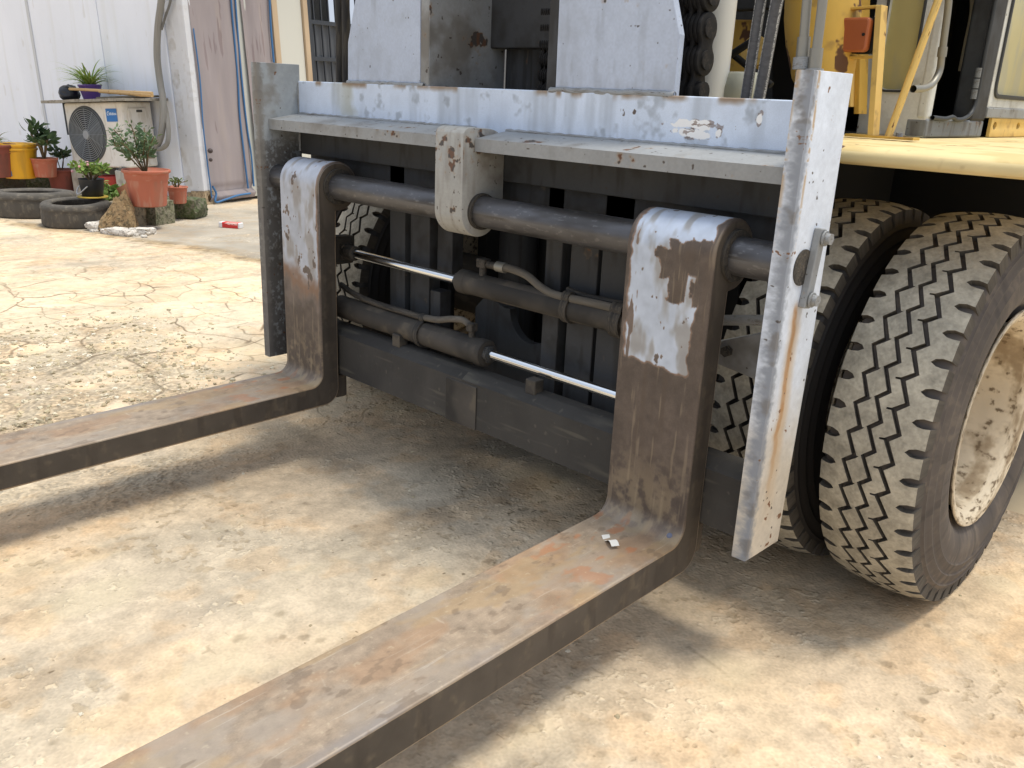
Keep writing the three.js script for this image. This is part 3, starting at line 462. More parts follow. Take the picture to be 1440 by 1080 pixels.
// ---------------------------------------------------------------- mast, chains, hoses
{
  const mast = partGroup('mast', forklift), cx = -0.045;
  const rail = (x, s) => prismZ([[x, 0.12], [x + s * 0.03, 0.12], [x + s * 0.03, 2.3], [x, 2.3]], -0.44, -0.30, 0.003);
  for (const s of [-1, 1]) {
    part('mast_rail', boxUV(merge([rbox(cx + s * 0.37 - 0.035, cx + s * 0.37 + 0.035, 0.14, 3.1, -0.262, -0.235, 0.003), rbox(cx + s * 0.40 - 0.012, cx + s * 0.40 + 0.012, 0.14, 3.1, -0.36, -0.25, 0.003), rbox(cx + s * 0.37 - 0.035, cx + s * 0.37 + 0.035, 0.14, 3.1, -0.37, -0.345, 0.003)]), 1, s, 0), M.darkPaint, mast);
    part('mast_rail', boxUV(merge([rbox(cx + s * 0.43 - 0.02, cx + s * 0.43 + 0.02, 0.12, 2.2, -0.292, -0.265, 0.003), rbox(cx + s * 0.43 - 0.012, cx + s * 0.43 + 0.012, 0.12, 2.2, -0.40, -0.28, 0.003)]), 1, s, 0.3), M.darkPaint, mast);
  }
  part('cross_plate', boxUV(rbox(-0.24, 0.16, 1.134, 1.62, -0.40, -0.345, 0.004)), M.darkPaint, mast);  // crossbar carried further up to block sun through the mast gap
  for (const y of [1.72, 2.15, 2.58, 2.95]) part('cross_plate', boxUV(rbox(-0.42, 0.33, y, y + 0.3, -0.42, -0.37, 0.004)), M.darkPaint, mast);  // plates added out of view to keep sun off the ground ahead
  part('cross_plate', boxUV(rbox(-0.40, 0.36, 0.70, 0.84, -0.34, -0.30, 0.004)), M.darkPaint, mast);
  { const s = new THREE.Shape(); s.moveTo(-0.16, 0.2); s.lineTo(0.20, 0.2); s.lineTo(0.20, 0.50); s.lineTo(0.12, 0.50); s.absarc(0.045, 0.50, 0.075, 0, Math.PI, true); s.lineTo(-0.05, 0.50); s.lineTo(-0.12, 0.52); s.lineTo(-0.16, 0.48); part('cross_plate', boxUV(prismZ(s, -0.27, -0.245, 0.002, 18)), M.darkPaint, mast); }
  part('lift_cylinder', new THREE.CylinderGeometry(0.055, 0.055, 1.9, 32).translate(-0.185, 1.05, -0.43), M.darkPaint, mast);
  part('mast_backing', boxUV(rbox(-0.36, 0.30, 0.15, 1.0, -0.50, -0.47, 0.004)), M.black, mast);  // black sheet added so no background light shows through the mast
  part('lift_cylinder', new THREE.CylinderGeometry(0.037, 0.037, 2.0, 32).translate(0.398, 1.25, -0.40), flat('#d2d2cc', 0.5), mast);
  part('cylinder_base', lathe([[0, 0], [0.045, 0], [0.045, 0.06], [0.036, 0.085], [0.03, 0.09]], 28).translate(0.452, 1.0, -0.44), flat('#a9a998', 0.6), mast);

  // leaf chains: plates side by side on pins
  function chain(x0, x1, y0, pitch, n, z, hw) {
    const c = partGroup('lift_chain', forklift), k = 6, t = (x1 - x0) / k;
    const s = new THREE.Shape(), r = hw, nk = hw * 0.4; s.absarc(0, pitch, r, -0.45, Math.PI + 0.45, false); s.quadraticCurveTo(-nk, pitch / 2, -r * Math.cos(0.45), r * Math.sin(0.45)); s.absarc(0, 0, r, Math.PI - 0.45, Math.PI * 2 + 0.45, false); s.quadraticCurveTo(nk, pitch / 2, r * Math.cos(0.45), pitch - r * Math.sin(0.45));
    const gs = []; for (const q of [0, 1]) { const list = []; for (let i = q; i < k; i += 2) list.push(prismX(s, x0 + i * t + 0.0006, x0 + (i + 1) * t - 0.0006, 0.0012, 8)); gs.push(merge(list)); }
    const pin = cylX(x0 - 0.004, x1 + 0.004, 0, 0, hw * 0.62, 18);
    for (let i = 0; i < n; i++) { const m = part('chain_link', gs[i % 2], M.chain, c); m.position.set(0, y0 + i * pitch, z); const p = part('chain_pin', pin, M.chain, c); p.position.set(0, y0 + i * pitch, z); }
    return c;
  }
  chain(0.436, 0.494, 1.045, 0.058, 8, -0.225, 0.0295);
  chain(-0.065, -0.025, 1.0, 0.036, 10, -0.36, 0.017);
  const hz = -0.25;
  const hose = (pts, r, m, label) => { const o = part('hydraulic_hose', tube(pts, r, 40, 14), m, forklift); if (label) o.userData.label = label; return o; };
  // printed line along the two hoses
  const printed = maps(1024, 64, (u, v, o) => { const n = fbm(u * 80, v * 6, 3); o[0] = 62 + 30 * n; o[1] = 62 + 30 * n; o[2] = 64 + 30 * n; const on = (Math.abs(v - 0.12) < 0.04 || Math.abs(v - 0.45) < 0.04 || Math.abs(v - 0.78) < 0.04) && hsh(Math.floor(u * 300), Math.floor(v * 60)) > 0.42; if (on) mixc(o, [205, 205, 200], 0.8); }, 'c');
  const hm = mat(printed, { roughness: 0.6 });
  hose([zp(1040, 190, hz), zp(1050, 130, hz), zp(1060, 65, hz), zp(1070, 0, hz), zp(1085, -90, hz)], 0.0105, hm);
  hose([zp(1055, 190, hz), zp(1068, 135, hz), zp(1081, 65, hz), zp(1093, 0, hz), zp(1112, -90, hz)], 0.0115, hm);
  hose([zp(478, 190, hz - 0.05), zp(478, 110, hz - 0.05), zp(477, 0, hz - 0.05), zp(476, -90, hz - 0.05)], 0.012, M.rubberHose);
  hose([zp(488, 190, hz - 0.05), zp(487, 110, hz - 0.05), zp(486, 0, hz - 0.05), zp(485, -90, hz - 0.05)], 0.012, M.rubberHose);
  // grey pipes with hex unions by the near plate
  for (const [u0, u1, cut, n] of [[1127, 1135, 62, 0], [1145, 1157, 78, 1]]) {
    const g = partGroup('hydraulic_pipe', forklift), z = -0.21, top = zp(u1 + 9, -90, z), mid = zp(u1, 0, z), j = zp(mix(u0, u1, (98 - cut) / 98), cut, z), bot = zp(u0 - 5, 150, z);
    part('pipe', tube([top, mid, j], 0.0085, 20, 14), M.zinc, g);
    const d = bot.clone().sub(j).normalize(), e = j.clone().addScaledVector(d, 0.022), f2 = e.clone().addScaledVector(d, 0.020);
    part('hex_union', rod(j.clone().addScaledVector(d, -0.012), e, 0.0115, 6), M.zinc, g); part('hex_union', rod(e, f2, 0.0155, 6), M.worn, g); part('pipe_stub', rod(f2, bot, 0.0095, 14), M.zinc, g);
  }
}

// ---------------------------------------------------------------- wheels
const TR = 0.42, NP = 46;
function tyreGeometry() {
  const P = 2 * Math.PI * TR / NP, E = 0.0925, crown = (x) => TR - 0.010 * (x / E) ** 2 - 0.0015 * Math.max(0, (Math.abs(x) - 0.08) / 0.0125) ** 2, depth = 0.013;
  // periodic outlines in (arc, x)
  const offs = (pts, d) => { const n = pts.length, out = []; for (let i = 0; i < n; i++) { const a = i ? pts[i - 1] : [pts[n - 1][0] - P, pts[n - 1][1]], b = pts[i], c = i < n - 1 ? pts[i + 1] : [pts[0][0] + P, pts[0][1]]; const n1 = nrm(a, b), n2 = nrm(b, c), k = 1 + n1[0] * n2[0] + n1[1] * n2[1]; out.push([b[0] + d * (n1[0] + n2[0]) / k, b[1] + d * (n1[1] + n2[1]) / k]); } return out; };
  const nrm = (a, b) => { const dx = b[0] - a[0], dy = b[1] - a[1], l = Math.hypot(dx, dy); return [-dy / l, dx / l]; };
  const groove = (x, ph, A, f) => [[ph * P, x + A], [ph * P + f * P, x - A]];
  const g1 = groove(-0.036, 0.0, 0.0095, 0.72), g2 = [[0.07 * P, -0.0095], [0.35 * P, 0.0095]], g3 = groove(0.036, 0.1, 0.0095, 0.72);
  const w = 0.0040;
  // arc increases, x: left side of travel is +x for these normals; spurs lengthen the short jogs into the neighbouring rib
  const spur = (pts, i, dx, du) => { const q = pts[i]; return [...pts.slice(0, i), [q[0] - 0.0022, q[1]], [q[0] - 0.0012 + du, q[1] + dx], [q[0] + 0.0022 + du, q[1] + dx], [q[0] + 0.0022, q[1]], ...pts.slice(i + 1)]; };
  const notch = (side, ph) => { const c = ph * P, e = side * E, i1 = side * (E - 0.022), t = side * (E - 0.032); return [[c - 0.5 * P, e], [c - 0.008, e], [c - 0.0092, side * (E - 0.012)], [c - 0.008, i1], [c - 0.002, t], [c + 0.005, side * (E - 0.026)], [c + 0.0088, side * (E - 0.014)], [c + 0.008, e]]; };
  const eL = notch(-1, 0.55), eR = notch(1, 0.62);
  const ribs = [[eL, offs(g1, -w)], [spur(offs(g1, w), 0, 0.009, 0.001), offs(g2, -w)], [offs(g2, w), spur(offs(g3, -w), 1, -0.009, -0.001)], [offs(g3, w), eR]];
  const pos = [], nor = [], col = [], top = [184, 180, 169].map((v) => v / 255), dark = [0.13, 0.118, 0.104];
  const lin = (v) => v <= 0.04045 ? v / 12.92 : ((v + 0.055) / 1.055) ** 2.4; const TL = top.map(lin).map((v) => v * 1.15);
  const q3 = (u, x, r) => { const a = u / TR; return [x, r * Math.sin(a), r * Math.cos(a)]; };
  const put = (p, c, n) => { pos.push(...p); col.push(...c); nor.push(...n); };
  const topN = (u, x) => { const a = u / TR, sl = 0.02 * x / (E * E) + 0.25 * Math.sign(x) * Math.max(0, (Math.abs(x) - 0.08) / 0.0125), l = Math.hypot(1, sl); return [sl / l, Math.sin(a) / l, Math.cos(a) / l]; };
  const flatN = (a, b, c) => { const n = V3(...b).sub(V3(...a)).cross(V3(...c).sub(V3(...a))).normalize(); return [n.x, n.y, n.z]; };
  for (let k = 0; k < NP; k++) {
    const u0 = k * P, sh = 0.86 + 0.28 * fbm(k * 0.35, 3, 3) * (0.9 + 0.2 * hsh(k, 3));
    ribs.forEach(([A, B], ri) => {
      const a = [...A, [A[0][0] + P, A[0][1]]], b = [...B, [B[0][0] + P, B[0][1]]], poly = [...a, ...b.slice().reverse()].map(([u, x]) => new THREE.Vector2(u + u0, x));
      const tri = THREE.ShapeUtils.triangulateShape(poly, []);
      for (const t of tri) { const v = t.map((i) => poly[i]); const ar = (v[1].x - v[0].x) * (v[2].y - v[0].y) - (v[2].x - v[0].x) * (v[1].y - v[0].y); const ord = ar > 0 ? [0, 2, 1] : [0, 1, 2]; for (const i of ord) put(q3(v[i].x, v[i].y, crown(v[i].y)), TL.map((c) => c * sh), topN(v[i].x, v[i].y)); }
      const wall = (L, flip) => { for (let i = 0; i < L.length - 1; i++) { const [ua, xa] = L[i], [ub, xb] = L[i + 1]; const lowX = (x) => Math.abs(x) > 0.092 ? x * 1.03 : x, lowR = (x) => Math.abs(x) > 0.092 ? crown(x) - 0.030 : crown(x) - depth - 0.001; const out = Math.abs(xa) > 0.092 && Math.abs(xb) > 0.092;
        const p = [q3(ua + u0, xa, crown(xa)), q3(ub + u0, xb, crown(xb)), q3(ub + u0, lowX(xb), lowR(xb)), q3(ua + u0, lowX(xa), lowR(xa))], c1 = out ? [0.13, 0.118, 0.104] : dark, c2 = out ? [0.11, 0.10, 0.088] : dark;
        const f = flip ? [0, 2, 1, 0, 3, 2] : [0, 1, 2, 0, 2, 3]; const wn = flatN(p[f[0]], p[f[1]], p[f[2]]); for (const i2 of f) put(p[i2], i2 < 2 ? c1 : c2, wn); } };
      wall(a, true); wall(b, false);
    });
  }
  const tread = new THREE.BufferGeometry(); tread.setAttribute('position', new THREE.Float32BufferAttribute(pos, 3)); tread.setAttribute('color', new THREE.Float32BufferAttribute(col, 3));
  tread.setAttribute('normal', new THREE.Float32BufferAttribute(nor, 3));
  { const p = tread.attributes.position, uv = new Float32Array(p.count * 2); for (let i = 0; i < p.count; i++) { const a = Math.atan2(p.getY(i), p.getZ(i)); uv[i * 2] = p.getX(i) * 5; uv[i * 2 + 1] = a * TR * 5; } tread.setAttribute('uv', new THREE.BufferAttribute(uv, 2)); }
  // carcass: groove floor, shoulders, sidewalls and beads
  const half = [[0, crown(0) - depth], [0.03, crown(0.03) - depth], [0.06, crown(0.06) - depth], [0.088, crown(0.088) - depth], [0.0925, 0.388], [0.0950, 0.380], [0.0965, 0.375], [0.0995, 0.3725], [0.0995, 0.370], [0.0970, 0.3675], [0.1005, 0.358], [0.1040, 0.3475], [0.1042, 0.345], [0.1015, 0.3425], [0.1045, 0.334], [0.1080, 0.3225], [0.1082, 0.320], [0.1058, 0.3175], [0.1075, 0.305], [0.107, 0.285], [0.102, 0.265], [0.094, 0.25], [0.086, 0.243], [0.082, 0.235], [0.074, 0.215]];
  const prof = [...half.slice(1).reverse().map(([x, r]) => [-x, r]), ...half];
  const car = new THREE.LatheGeometry(prof.map(([x, r]) => new THREE.Vector2(r, x)), 112).rotateZ(-Math.PI / 2);
  return { tread, car };
}
const TY = tyreGeometry();
M.tread = mat(maps(256, 256, (u, v, o) => { const n = fbm(u * 8, v * 8, 5, 8), g = fbm(u * 40, v * 40, 3, 40), L = 215 + 80 * (n - 0.5) + 50 * (g - 0.5); o[0] = L; o[1] = L * 0.985; o[2] = L * 0.95; o[3] = g; }, 'cb'), { vertexColors: true, roughness: 0.85, bumpScale: 0.0006 });
M.sidewall = mat(maps(1024, 256, (u, v, o) => { const n = fbm(u * 24, v * 6, 5), n2 = fbm(u * 160, v * 30, 4), ra = fbm(u * 120, v * 3, 3), L = 0.85 + 0.3 * n; o[0] = 84 * L; o[1] = 77 * L; o[2] = 72 * L; mixc(o, [122, 110, 95], 0.55 * sm(0.5, 0.72, n2 * 0.5 + n * 0.5)); mixc(o, [58, 54, 52], 0.5 * sm(0.55, 0.75, ra)); o[3] = 0.5 + 0.4 * (n2 - 0.5); o[4] = 0.72; }), { bumpScale: 0.0008 });
M.rim = mat(maps(512, 512, (u, v, o) => { const n = fbm(u * 10, v * 10, 5), n2 = fbm(u * 90, v * 30, 4), L = 0.9 + 0.2 * n; o[0] = 222 * L; o[1] = 208 * L; o[2] = 182 * L; mixc(o, [176, 160, 134], 0.7 * sm(0.42, 0.66, n2 * 0.5 + n * 0.5)); mixc(o, [86, 70, 50], 0.7 * sm(0.62, 0.74, n2)); mixc(o, [120, 98, 70], 0.5 * sm(0.55, 0.75, n)); o[3] = n2; o[4] = 0.8; }), { bumpScale: 0.0015 });
M.ring = mat(null, { color: new THREE.Color('#7d6a48'), roughness: 0.7 });
const rimG = new THREE.LatheGeometry([[0.212, 0.086], [0.232, 0.092], [0.238, 0.097], [0.236, 0.101], [0.226, 0.099], [0.212, 0.092], [0.204, 0.075], [0.200, 0.03], [0.192, -0.03], [0.188, -0.075], [0.205, -0.088], [0.235, -0.098]].map(([r, x]) => new THREE.Vector2(r, x)), 72).rotateZ(-Math.PI / 2);
const discG = new THREE.LatheGeometry([[0.190, -0.05], [0.182, -0.065], [0.165, -0.078], [0.12, -0.082], [0.09, -0.08], [0.075, -0.08], [0.075, -0.005], [0.06, 0.01], [0.0, 0.014]].map(([r, x]) => new THREE.Vector2(r, x)), 56).rotateZ(-Math.PI / 2);
const nutG = new THREE.CylinderGeometry(0.013, 0.015, 0.03, 6).rotateZ(Math.PI / 2).translate(-0.065, 0, 0.125);
M.shadedRubber = flat('#2b2928', 0.6);  // dark sidewall copy; the shade between paired tyres is in its colour
function wheel(x, flip, turn, label, clean) {  // clean: carcass darkened to stand for shade between the pair
  const w = partGroup('wheel', forklift); w.userData.label = label; w.position.set(x, TR - 0.006, -0.6434); w.rotation.set(turn, flip ? Math.PI : 0, 0, 'YXZ');
  part('tyre_tread', TY.tread, M.tread, w); part('tyre_carcass', TY.car, clean ? M.shadedRubber : M.sidewall, w); part('rim', rimG, M.rim, w); part('wheel_disc', discG, M.rim, w); for (let i = 0; i < 8; i++) part('wheel_nut', nutG, M.ring, w).rotation.x = i * Math.PI / 4;
  return w;
}
wheel(0.9365, false, 0.02, 'outer front tyre with dusty zigzag tread and open rim');
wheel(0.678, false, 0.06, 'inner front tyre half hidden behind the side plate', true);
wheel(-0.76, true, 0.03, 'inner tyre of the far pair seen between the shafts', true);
wheel(-1.017, true, 0.05, 'outer tyre of the far pair behind the far side plate');


// ---------------------------------------------------------------- axle, chassis, fenders, cab
{
  const ch = partGroup('chassis', forklift);
  part('axle_housing', merge([cylX(-0.9, 0.82, TR, -0.6434, 0.095, 24), rbox(-0.22, 0.14, TR - 0.16, TR + 0.16, -0.80, -0.50, 0.06, 4)]), M.grime, ch);
  part('chassis_frame', boxUV(rbox(-0.55, 0.46, 0.25, 0.93, -2.6, -0.82, 0.02)), M.black, ch);
  part('front_cowl', boxUV(rbox(-0.60, 0.52, 0.50, 1.0, -0.80, -0.66, 0.01)), M.black, ch);
  // fenders: rolled front lip
  const fenderShape = () => { const s = new THREE.Shape(), y0 = 0.929, y1 = 0.9610, zf = -0.30; s.moveTo(-2.4, y1); s.lineTo(zf - 0.03, y1 + 0.001); s.quadraticCurveTo(zf, y1, zf, y1 - 0.018); s.quadraticCurveTo(zf, y0, zf - 0.02, y0); s.lineTo(zf - 0.035, y0 + 0.012); s.lineTo(zf - 0.04, y1 - 0.008); s.lineTo(-2.4, y1 - 0.008); return s; };
  { const g = prismX(fenderShape(), 0.42, 1.17, 0.001, 14); const p = g.attributes.position; for (let i = 0; i < p.count; i++) { const x = p.getX(i), z = p.getZ(i); p.setY(i, p.getY(i) + 0.004 * Math.sin(x * 9) + 0.003 * (fbm(x * 6, z * 6, 2) - 0.5)); } g.computeVertexNormals(); const o = part('fender', boxUV(g), M.yellowPale, forklift); o.userData.label = 'yellow fender with rolled lip over the near pair of tyres'; }
  part('fender', boxUV(prismX(fenderShape(), -1.25, -0.52, 0.001, 14)), M.yellowPale, forklift);
  part('fender_skirt', boxUV(rbox(1.150, 1.164, 0.80, 0.925, -2.2, -1.18, 0.003)), M.yellowPale, forklift);
  part('inner_arch', boxUV(rbox(0.46, 0.50, 0.35, 0.922, -1.3, -0.45, 0.004)), M.black, ch);
  part('shade_bulkhead', boxUV(rbox(0.47, 1.03, 0.30, 0.935, -2.2, -1.22, 0.01)), M.black, ch);  // black bulkhead added so the space under the fender stays dark
  // engine hood and counterweight behind the cab
  part('engine_hood', boxUV(rbox(-0.55, 0.50, 0.95, 1.45, -2.75, -1.95, 0.05, 3)), M.yellow, forklift);
  part('counterweight', boxUV(rbox(-1.0, 0.95, 0.3, 1.42, -3.5, -2.7, 0.12, 4)), M.yellow, forklift);

  // cab: front face at z = CZ, near side at x = CX
  const cab = partGroup('cab', forklift), CZ = -1.1, CX = 0.605, B0 = 0.9612;
  const cream = mat(paintTex(512, { base: [206, 208, 206], dirt: [150, 148, 140], dirtA: 0.6, vary: 0.12, rough: 0.5, chip: 0.79, speck: 0.83 }), { bumpScale: 0.0006 });
  const steel = mat(paintTex(512, { base: [122, 126, 130], dirt: [84, 80, 76], dirtA: 0.8, vary: 0.2, rough: 0.55, chip: 0.74, speck: 0.8 }), { bumpScale: 0.0006 });
  const dust = maps(256, 256, (u, v, o) => { const n = fbm(u * 6, v * 4, 5), n2 = fbm(u * 30, v * 8, 3), L = 0.9 + 0.2 * n; o[0] = 205 * L; o[1] = 196 * L; o[2] = 142 * L; mixc(o, [176, 176, 160], 0.5 * sm(0.5, 0.7, n2)); }, 'c'), glass = new THREE.MeshPhysicalMaterial({ map: dust.map, roughness: 0.3, transmission: 0.3, thickness: 0, ior: 1.5 });  // dusty film whose yellow also stands for reflections in the glass
  const gasket = flat('#34373a', 0.6);
  // front wall with window opening
  const wl = zp(1243, 60, CZ).x, wr = zp(1290, 60, CZ).x, wb = zp(1265, 126, CZ).y, fx0 = zp(1214, 120, CZ).x;
  const rrect = (x0, x1, y0, y1, r, P = THREE.Path) => { const s = new P(); s.moveTo(x0 + r, y0); s.lineTo(x1 - r, y0); s.quadraticCurveTo(x1, y0, x1, y0 + r); s.lineTo(x1, y1 - r); s.quadraticCurveTo(x1, y1, x1 - r, y1); s.lineTo(x0 + r, y1); s.quadraticCurveTo(x0, y1, x0, y1 - r); s.lineTo(x0, y0 + r); s.quadraticCurveTo(x0, y0, x0 + r, y0); return s; };
  const ring = (x0, x1, y0, y1, r, t) => { const s = rrect(x0 - t, x1 + t, y0 - t, y1 + t, r + t, THREE.Shape); s.holes.push(rrect(x0, x1, y0, y1, r)); return s; };
  { const s = new THREE.Shape([[fx0, B0], [CX, B0], [CX, 1.95], [fx0, 1.95]].map((p) => new THREE.Vector2(...p))); s.holes.push(rrect(wl, wr, wb, 1.75, 0.03)); part('front_panel', boxUV(prismZ(s, CZ - 0.03, CZ, 0.003), 1, 0.3, 0.2), cream, cab);
    const f = part('window', prismZ(ring(wl - 0.001, wr + 0.001, wb - 0.001, 1.75, 0.03, 0.006), CZ - 0.02, CZ + 0.006, 0.001), gasket, cab); part('pane', prismZ(rrect(wl, wr, wb, 1.75, 0.03, THREE.Shape), CZ - 0.017, CZ - 0.012, 0), glass, cab); void f; }
  part('front_panel', boxUV(rbox(-0.5, fx0 - 0.12, B0, 1.95, CZ - 0.03, CZ, 0.004)), M.darkPaint, cab);
  // near side: sill, door opening, pillars, rear door with window
  const q = (u, v) => xp(u, v, CX), zo0 = CZ - 0.02, zo1 = q(1372, 120).z, zb1 = q(1392, 120).z, sill = q(1330, 168).y, zEnd = q(1520, 120).z;
  part('side_sill', boxUV(rbox(CX - 0.05, CX + 0.004, B0, sill, zb1, CZ + 0.001, 0.006)), steel, cab);
  part('front_pillar', boxUV(rbox(CX - 0.028, CX + 0.002, sill - 0.002, 1.98, CZ - 0.035, CZ + 0.003, 0.01, 3), 1, 0.2, 0.2), cream, cab);
  part('rear_pillar', boxUV(rbox(CX - 0.05, CX + 0.006, sill - 0.004, 1.98, zb1, zo1, 0.01, 3), 1, 0.2, 0.2), M.darkPaint, cab);
  { // rubber seal hanging round the door opening
    const pts = [V3(CX + 0.008, sill + 0.004, zo0 - 0.0), V3(CX + 0.010, sill + 0.002, mix(zo0, zo1, 0.3)), V3(CX + 0.012, sill + 0.007, mix(zo0, zo1, 0.45)), V3(CX + 0.01, sill + 0.001, mix(zo0, zo1, 0.55)), V3(CX + 0.01, sill + 0.006, mix(zo0, zo1, 0.8)), V3(CX + 0.01, sill + 0.03, zo1 + 0.012), V3(CX + 0.01, 1.2, zo1 + 0.006), V3(CX + 0.01, 1.9, zo1 + 0.006)];
    part('door_seal', tube(pts, 0.006, 80, 8), gasket, cab); }
  { const h = xp(1373, 115, CX + 0.012); part('hinge', merge([0, 1, 2].map((i) => rod(V3(h.x, h.y - 0.045 + i * 0.028, h.z), V3(h.x, h.y - 0.02 + i * 0.028, h.z), 0.008, 12))), steel, cab); }
  // rear door / window
  const rz0 = zb1 - 0.004, rz1 = zEnd, rb = q(1410, 152).y, gb = q(1410, 140).y;
  { const s = new THREE.Shape([[rz1, rb], [rz0, rb], [rz0, 1.95], [rz1, 1.95]].map((p) => new THREE.Vector2(...p))); s.holes.push(rrect(rz1 + 0.06, rz0 - 0.035, gb + 0.012, 1.8, 0.03)); part('side_panel', boxUV(prismX(s, CX - 0.02, CX + 0.004, 0.002)), cream, cab);
    part('window', prismX(ring(rz1 + 0.06, rz0 - 0.036, gb + 0.013, 1.8, 0.03, 0.012), CX - 0.012, CX + 0.010, 0.001), gasket, cab); part('pane', prismX(rrect(rz1 + 0.06, rz0 - 0.035, gb + 0.012, 1.8, 0.03, THREE.Shape), CX - 0.010, CX - 0.005, 0), glass, cab); }
  part('side_rail', boxUV(rbox(CX - 0.03, CX + 0.008, rb - 0.03, rb, rz1, rz0, 0.004)), M.worn, cab);
  // yellow step bracket with holes under the rear door
  { const y0 = B0, y1 = rb - 0.03, a = q(1392, 175).z, b = zEnd, s = new THREE.Shape([[b, y0], [a, y0], [a, y1], [b, y1]].map((p) => new THREE.Vector2(...p))); for (const u of [1397, 1430]) { const c = q(u, 177).z; const hh = new THREE.Path(); hh.absellipse(c, mix(y0, y1, 0.6), 0.016, 0.011, 0, Math.PI * 2); s.holes.push(hh); } part('step_bracket', boxUV(prismX(s, CX - 0.006, CX + 0.004, 0.001)), M.yellow, cab); part('bracket_liner', boxUV(rbox(CX - 0.05, CX - 0.04, y0, y1, b, a, 0.002)), M.black, cab); }
  // inside of the cab
  part('floor_panel', boxUV(rbox(-0.5, CX - 0.06, B0 - 0.03, B0, -1.95, CZ - 0.04, 0.004)), M.black, cab);
  part('rear_wall', boxUV(rbox(-0.5, CX - 0.02, B0, 1.95, -1.92, -1.89, 0.004)), M.black, cab);
  part('far_wall', boxUV(rbox(-0.56, -0.53, B0, 1.95, -1.95, CZ, 0.004)), steel, cab);
  part('seat_backrest', boxUV(rbox(-0.15, 0.40, 1.08, 1.75, -1.78, -1.66, 0.05, 4)), flat('#1c1d20', 0.7), cab);
  part('seat', boxUV(rbox(-0.15, 0.40, 1.0, 1.13, -1.75, -1.32, 0.05, 4)), flat('#1c1d20', 0.7), cab);
  part('roof', boxUV(rbox(-0.66, CX + 0.08, 1.95, 2.05, -2.0, -0.50, 0.03, 3)), cream, cab);  // roof out of view, stretched forward to shade the ground by the forks
  // bent grab rail in the doorway
  { const x = CX + 0.03, k = (u, v) => xp(u, v, x); part('grab_rail', tube([k(1336, -90), k(1334, 0), k(1328, 50), k(1324, 80), k(1321, 100), k(1312, 117), k(1300, 124), k(1284, 125)], 0.0085, 50, 14), M.zinc, cab); part('rail_joint', rod(k(1326, 66), k(1324, 80), 0.011, 14), M.zinc, cab); }
  part('door_trim', tube([xp(1367, 0, CX - 0.1), xp(1366, 20, CX - 0.1), xp(1358, 60, CX - 0.1), xp(1350, 100, CX - 0.1)], 0.006, 24), flat('#b9ad96', 0.8), cab);

  // dash and yellow frame pieces in front of the cab
  const dz = -0.86;
  part('dash_panel', boxUV(prismZ([zp(985, 140, dz), zp(1062, 140, dz), zp(1062, 28, dz), zp(985, 26, dz)].map((p) => [p.x, p.y]), dz - 0.03, dz, 0.004)), M.yellowRusty, forklift);
  { const a = zp(1118, -70, -0.80), b = zp(1140, 55, -0.74), g = lathe([[0, -0.20], [0.05, -0.19], [0.072, -0.14], [0.085, -0.06], [0.088, 0.0], [0.082, 0.10], [0.075, 0.30]], 32); g.rotateZ(0.22).rotateX(-0.1).translate(b.x - 0.01, b.y + 0.06, b.z - 0.06); part('tilt_cylinder_guard', boxUV(g), M.yellowRusty, forklift); void a; }
  part('void_backing', boxUV(prismZ([zp(1085, 150, -0.9), zp(1180, 150, -0.9), zp(1180, -60, -0.9), zp(1085, -60, -0.9)].map((p) => [p.x, p.y]), -0.93, -0.9, 0.004)), M.black, forklift);  // black sheet standing in for the dark void behind the yellow guard
  part('frame_post', boxUV(prismZ([zp(1172, 150, -0.98), zp(1196, 150, -0.98), zp(1202, -60, -0.98), zp(1184, -60, -0.98)].map((p) => [p.x, p.y]), -1.02, -0.98, 0.004)), M.yellow, forklift);
  part('frame_post', boxUV(prismZ([zp(1200, 160, -1.0), zp(1208, 160, -1.0), zp(1214, -60, -1.0), zp(1206, -60, -1.0)].map((p) => [p.x, p.y]), -1.05, -1.0, 0.003)), M.yellowRusty, forklift);
  part('frame_rail', boxUV(prismZ([zp(1010, 16, -0.8), zp(1200, 4, -0.8), zp(1200, -30, -0.8), zp(1010, -30, -0.8)].map((p) => [p.x, p.y]), -0.84, -0.8, 0.004)), M.darkPaint, forklift);
  part('control_lever', rod(zp(1000, 52, -0.6), zp(1085, 120, -0.6), 0.008, 12), M.black, forklift);
  part('control_lever', rod(zp(985, 105, -0.58), zp(1062, 55, -0.58), 0.0085, 12), M.black, forklift);
  part('warning_disc', new THREE.CylinderGeometry(0.035, 0.035, 0.012, 28).rotateX(Math.PI / 2).translate(zp(1062, 72, -0.7).x, zp(1062, 72, -0.7).y, -0.7), M.yellow, forklift);

  // lamp bracket of flat bar, lamp, brace
  const lb = partGroup('lamp_bracket', forklift), bz = -0.78, k = (u, v) => zp(u, v, bz);
  const strip = (a, b, w, t) => { const d = b.clone().sub(a), L = d.length(), g = new RoundedBoxGeometry(w, L, t, 1, 0.0015); g.applyQuaternion(new THREE.Quaternion().setFromUnitVectors(V3(0, 1, 0), d.normalize())); return boxUV(g.translate((a.x + b.x) / 2, (a.y + b.y) / 2, (a.z + b.z) / 2)); };
  const foot = k(1226, 203); foot.y = 0.965;
  part('bracket_bar', strip(foot, k(1240, 8), 0.014, 0.035), M.yellow, lb);
  part('bracket_bar', strip(k(1182, 14), k(1239, 9), 0.006, 0.02), M.yellowRusty, lb);
  part('bracket_bar', strip(k(1183, 14), k(1173, 84), 0.006, 0.02), M.yellowRusty, lb);
  part('bracket_bar', strip(k(1173, 82), k(1231, 80), 0.006, 0.02), M.yellowRusty, lb);
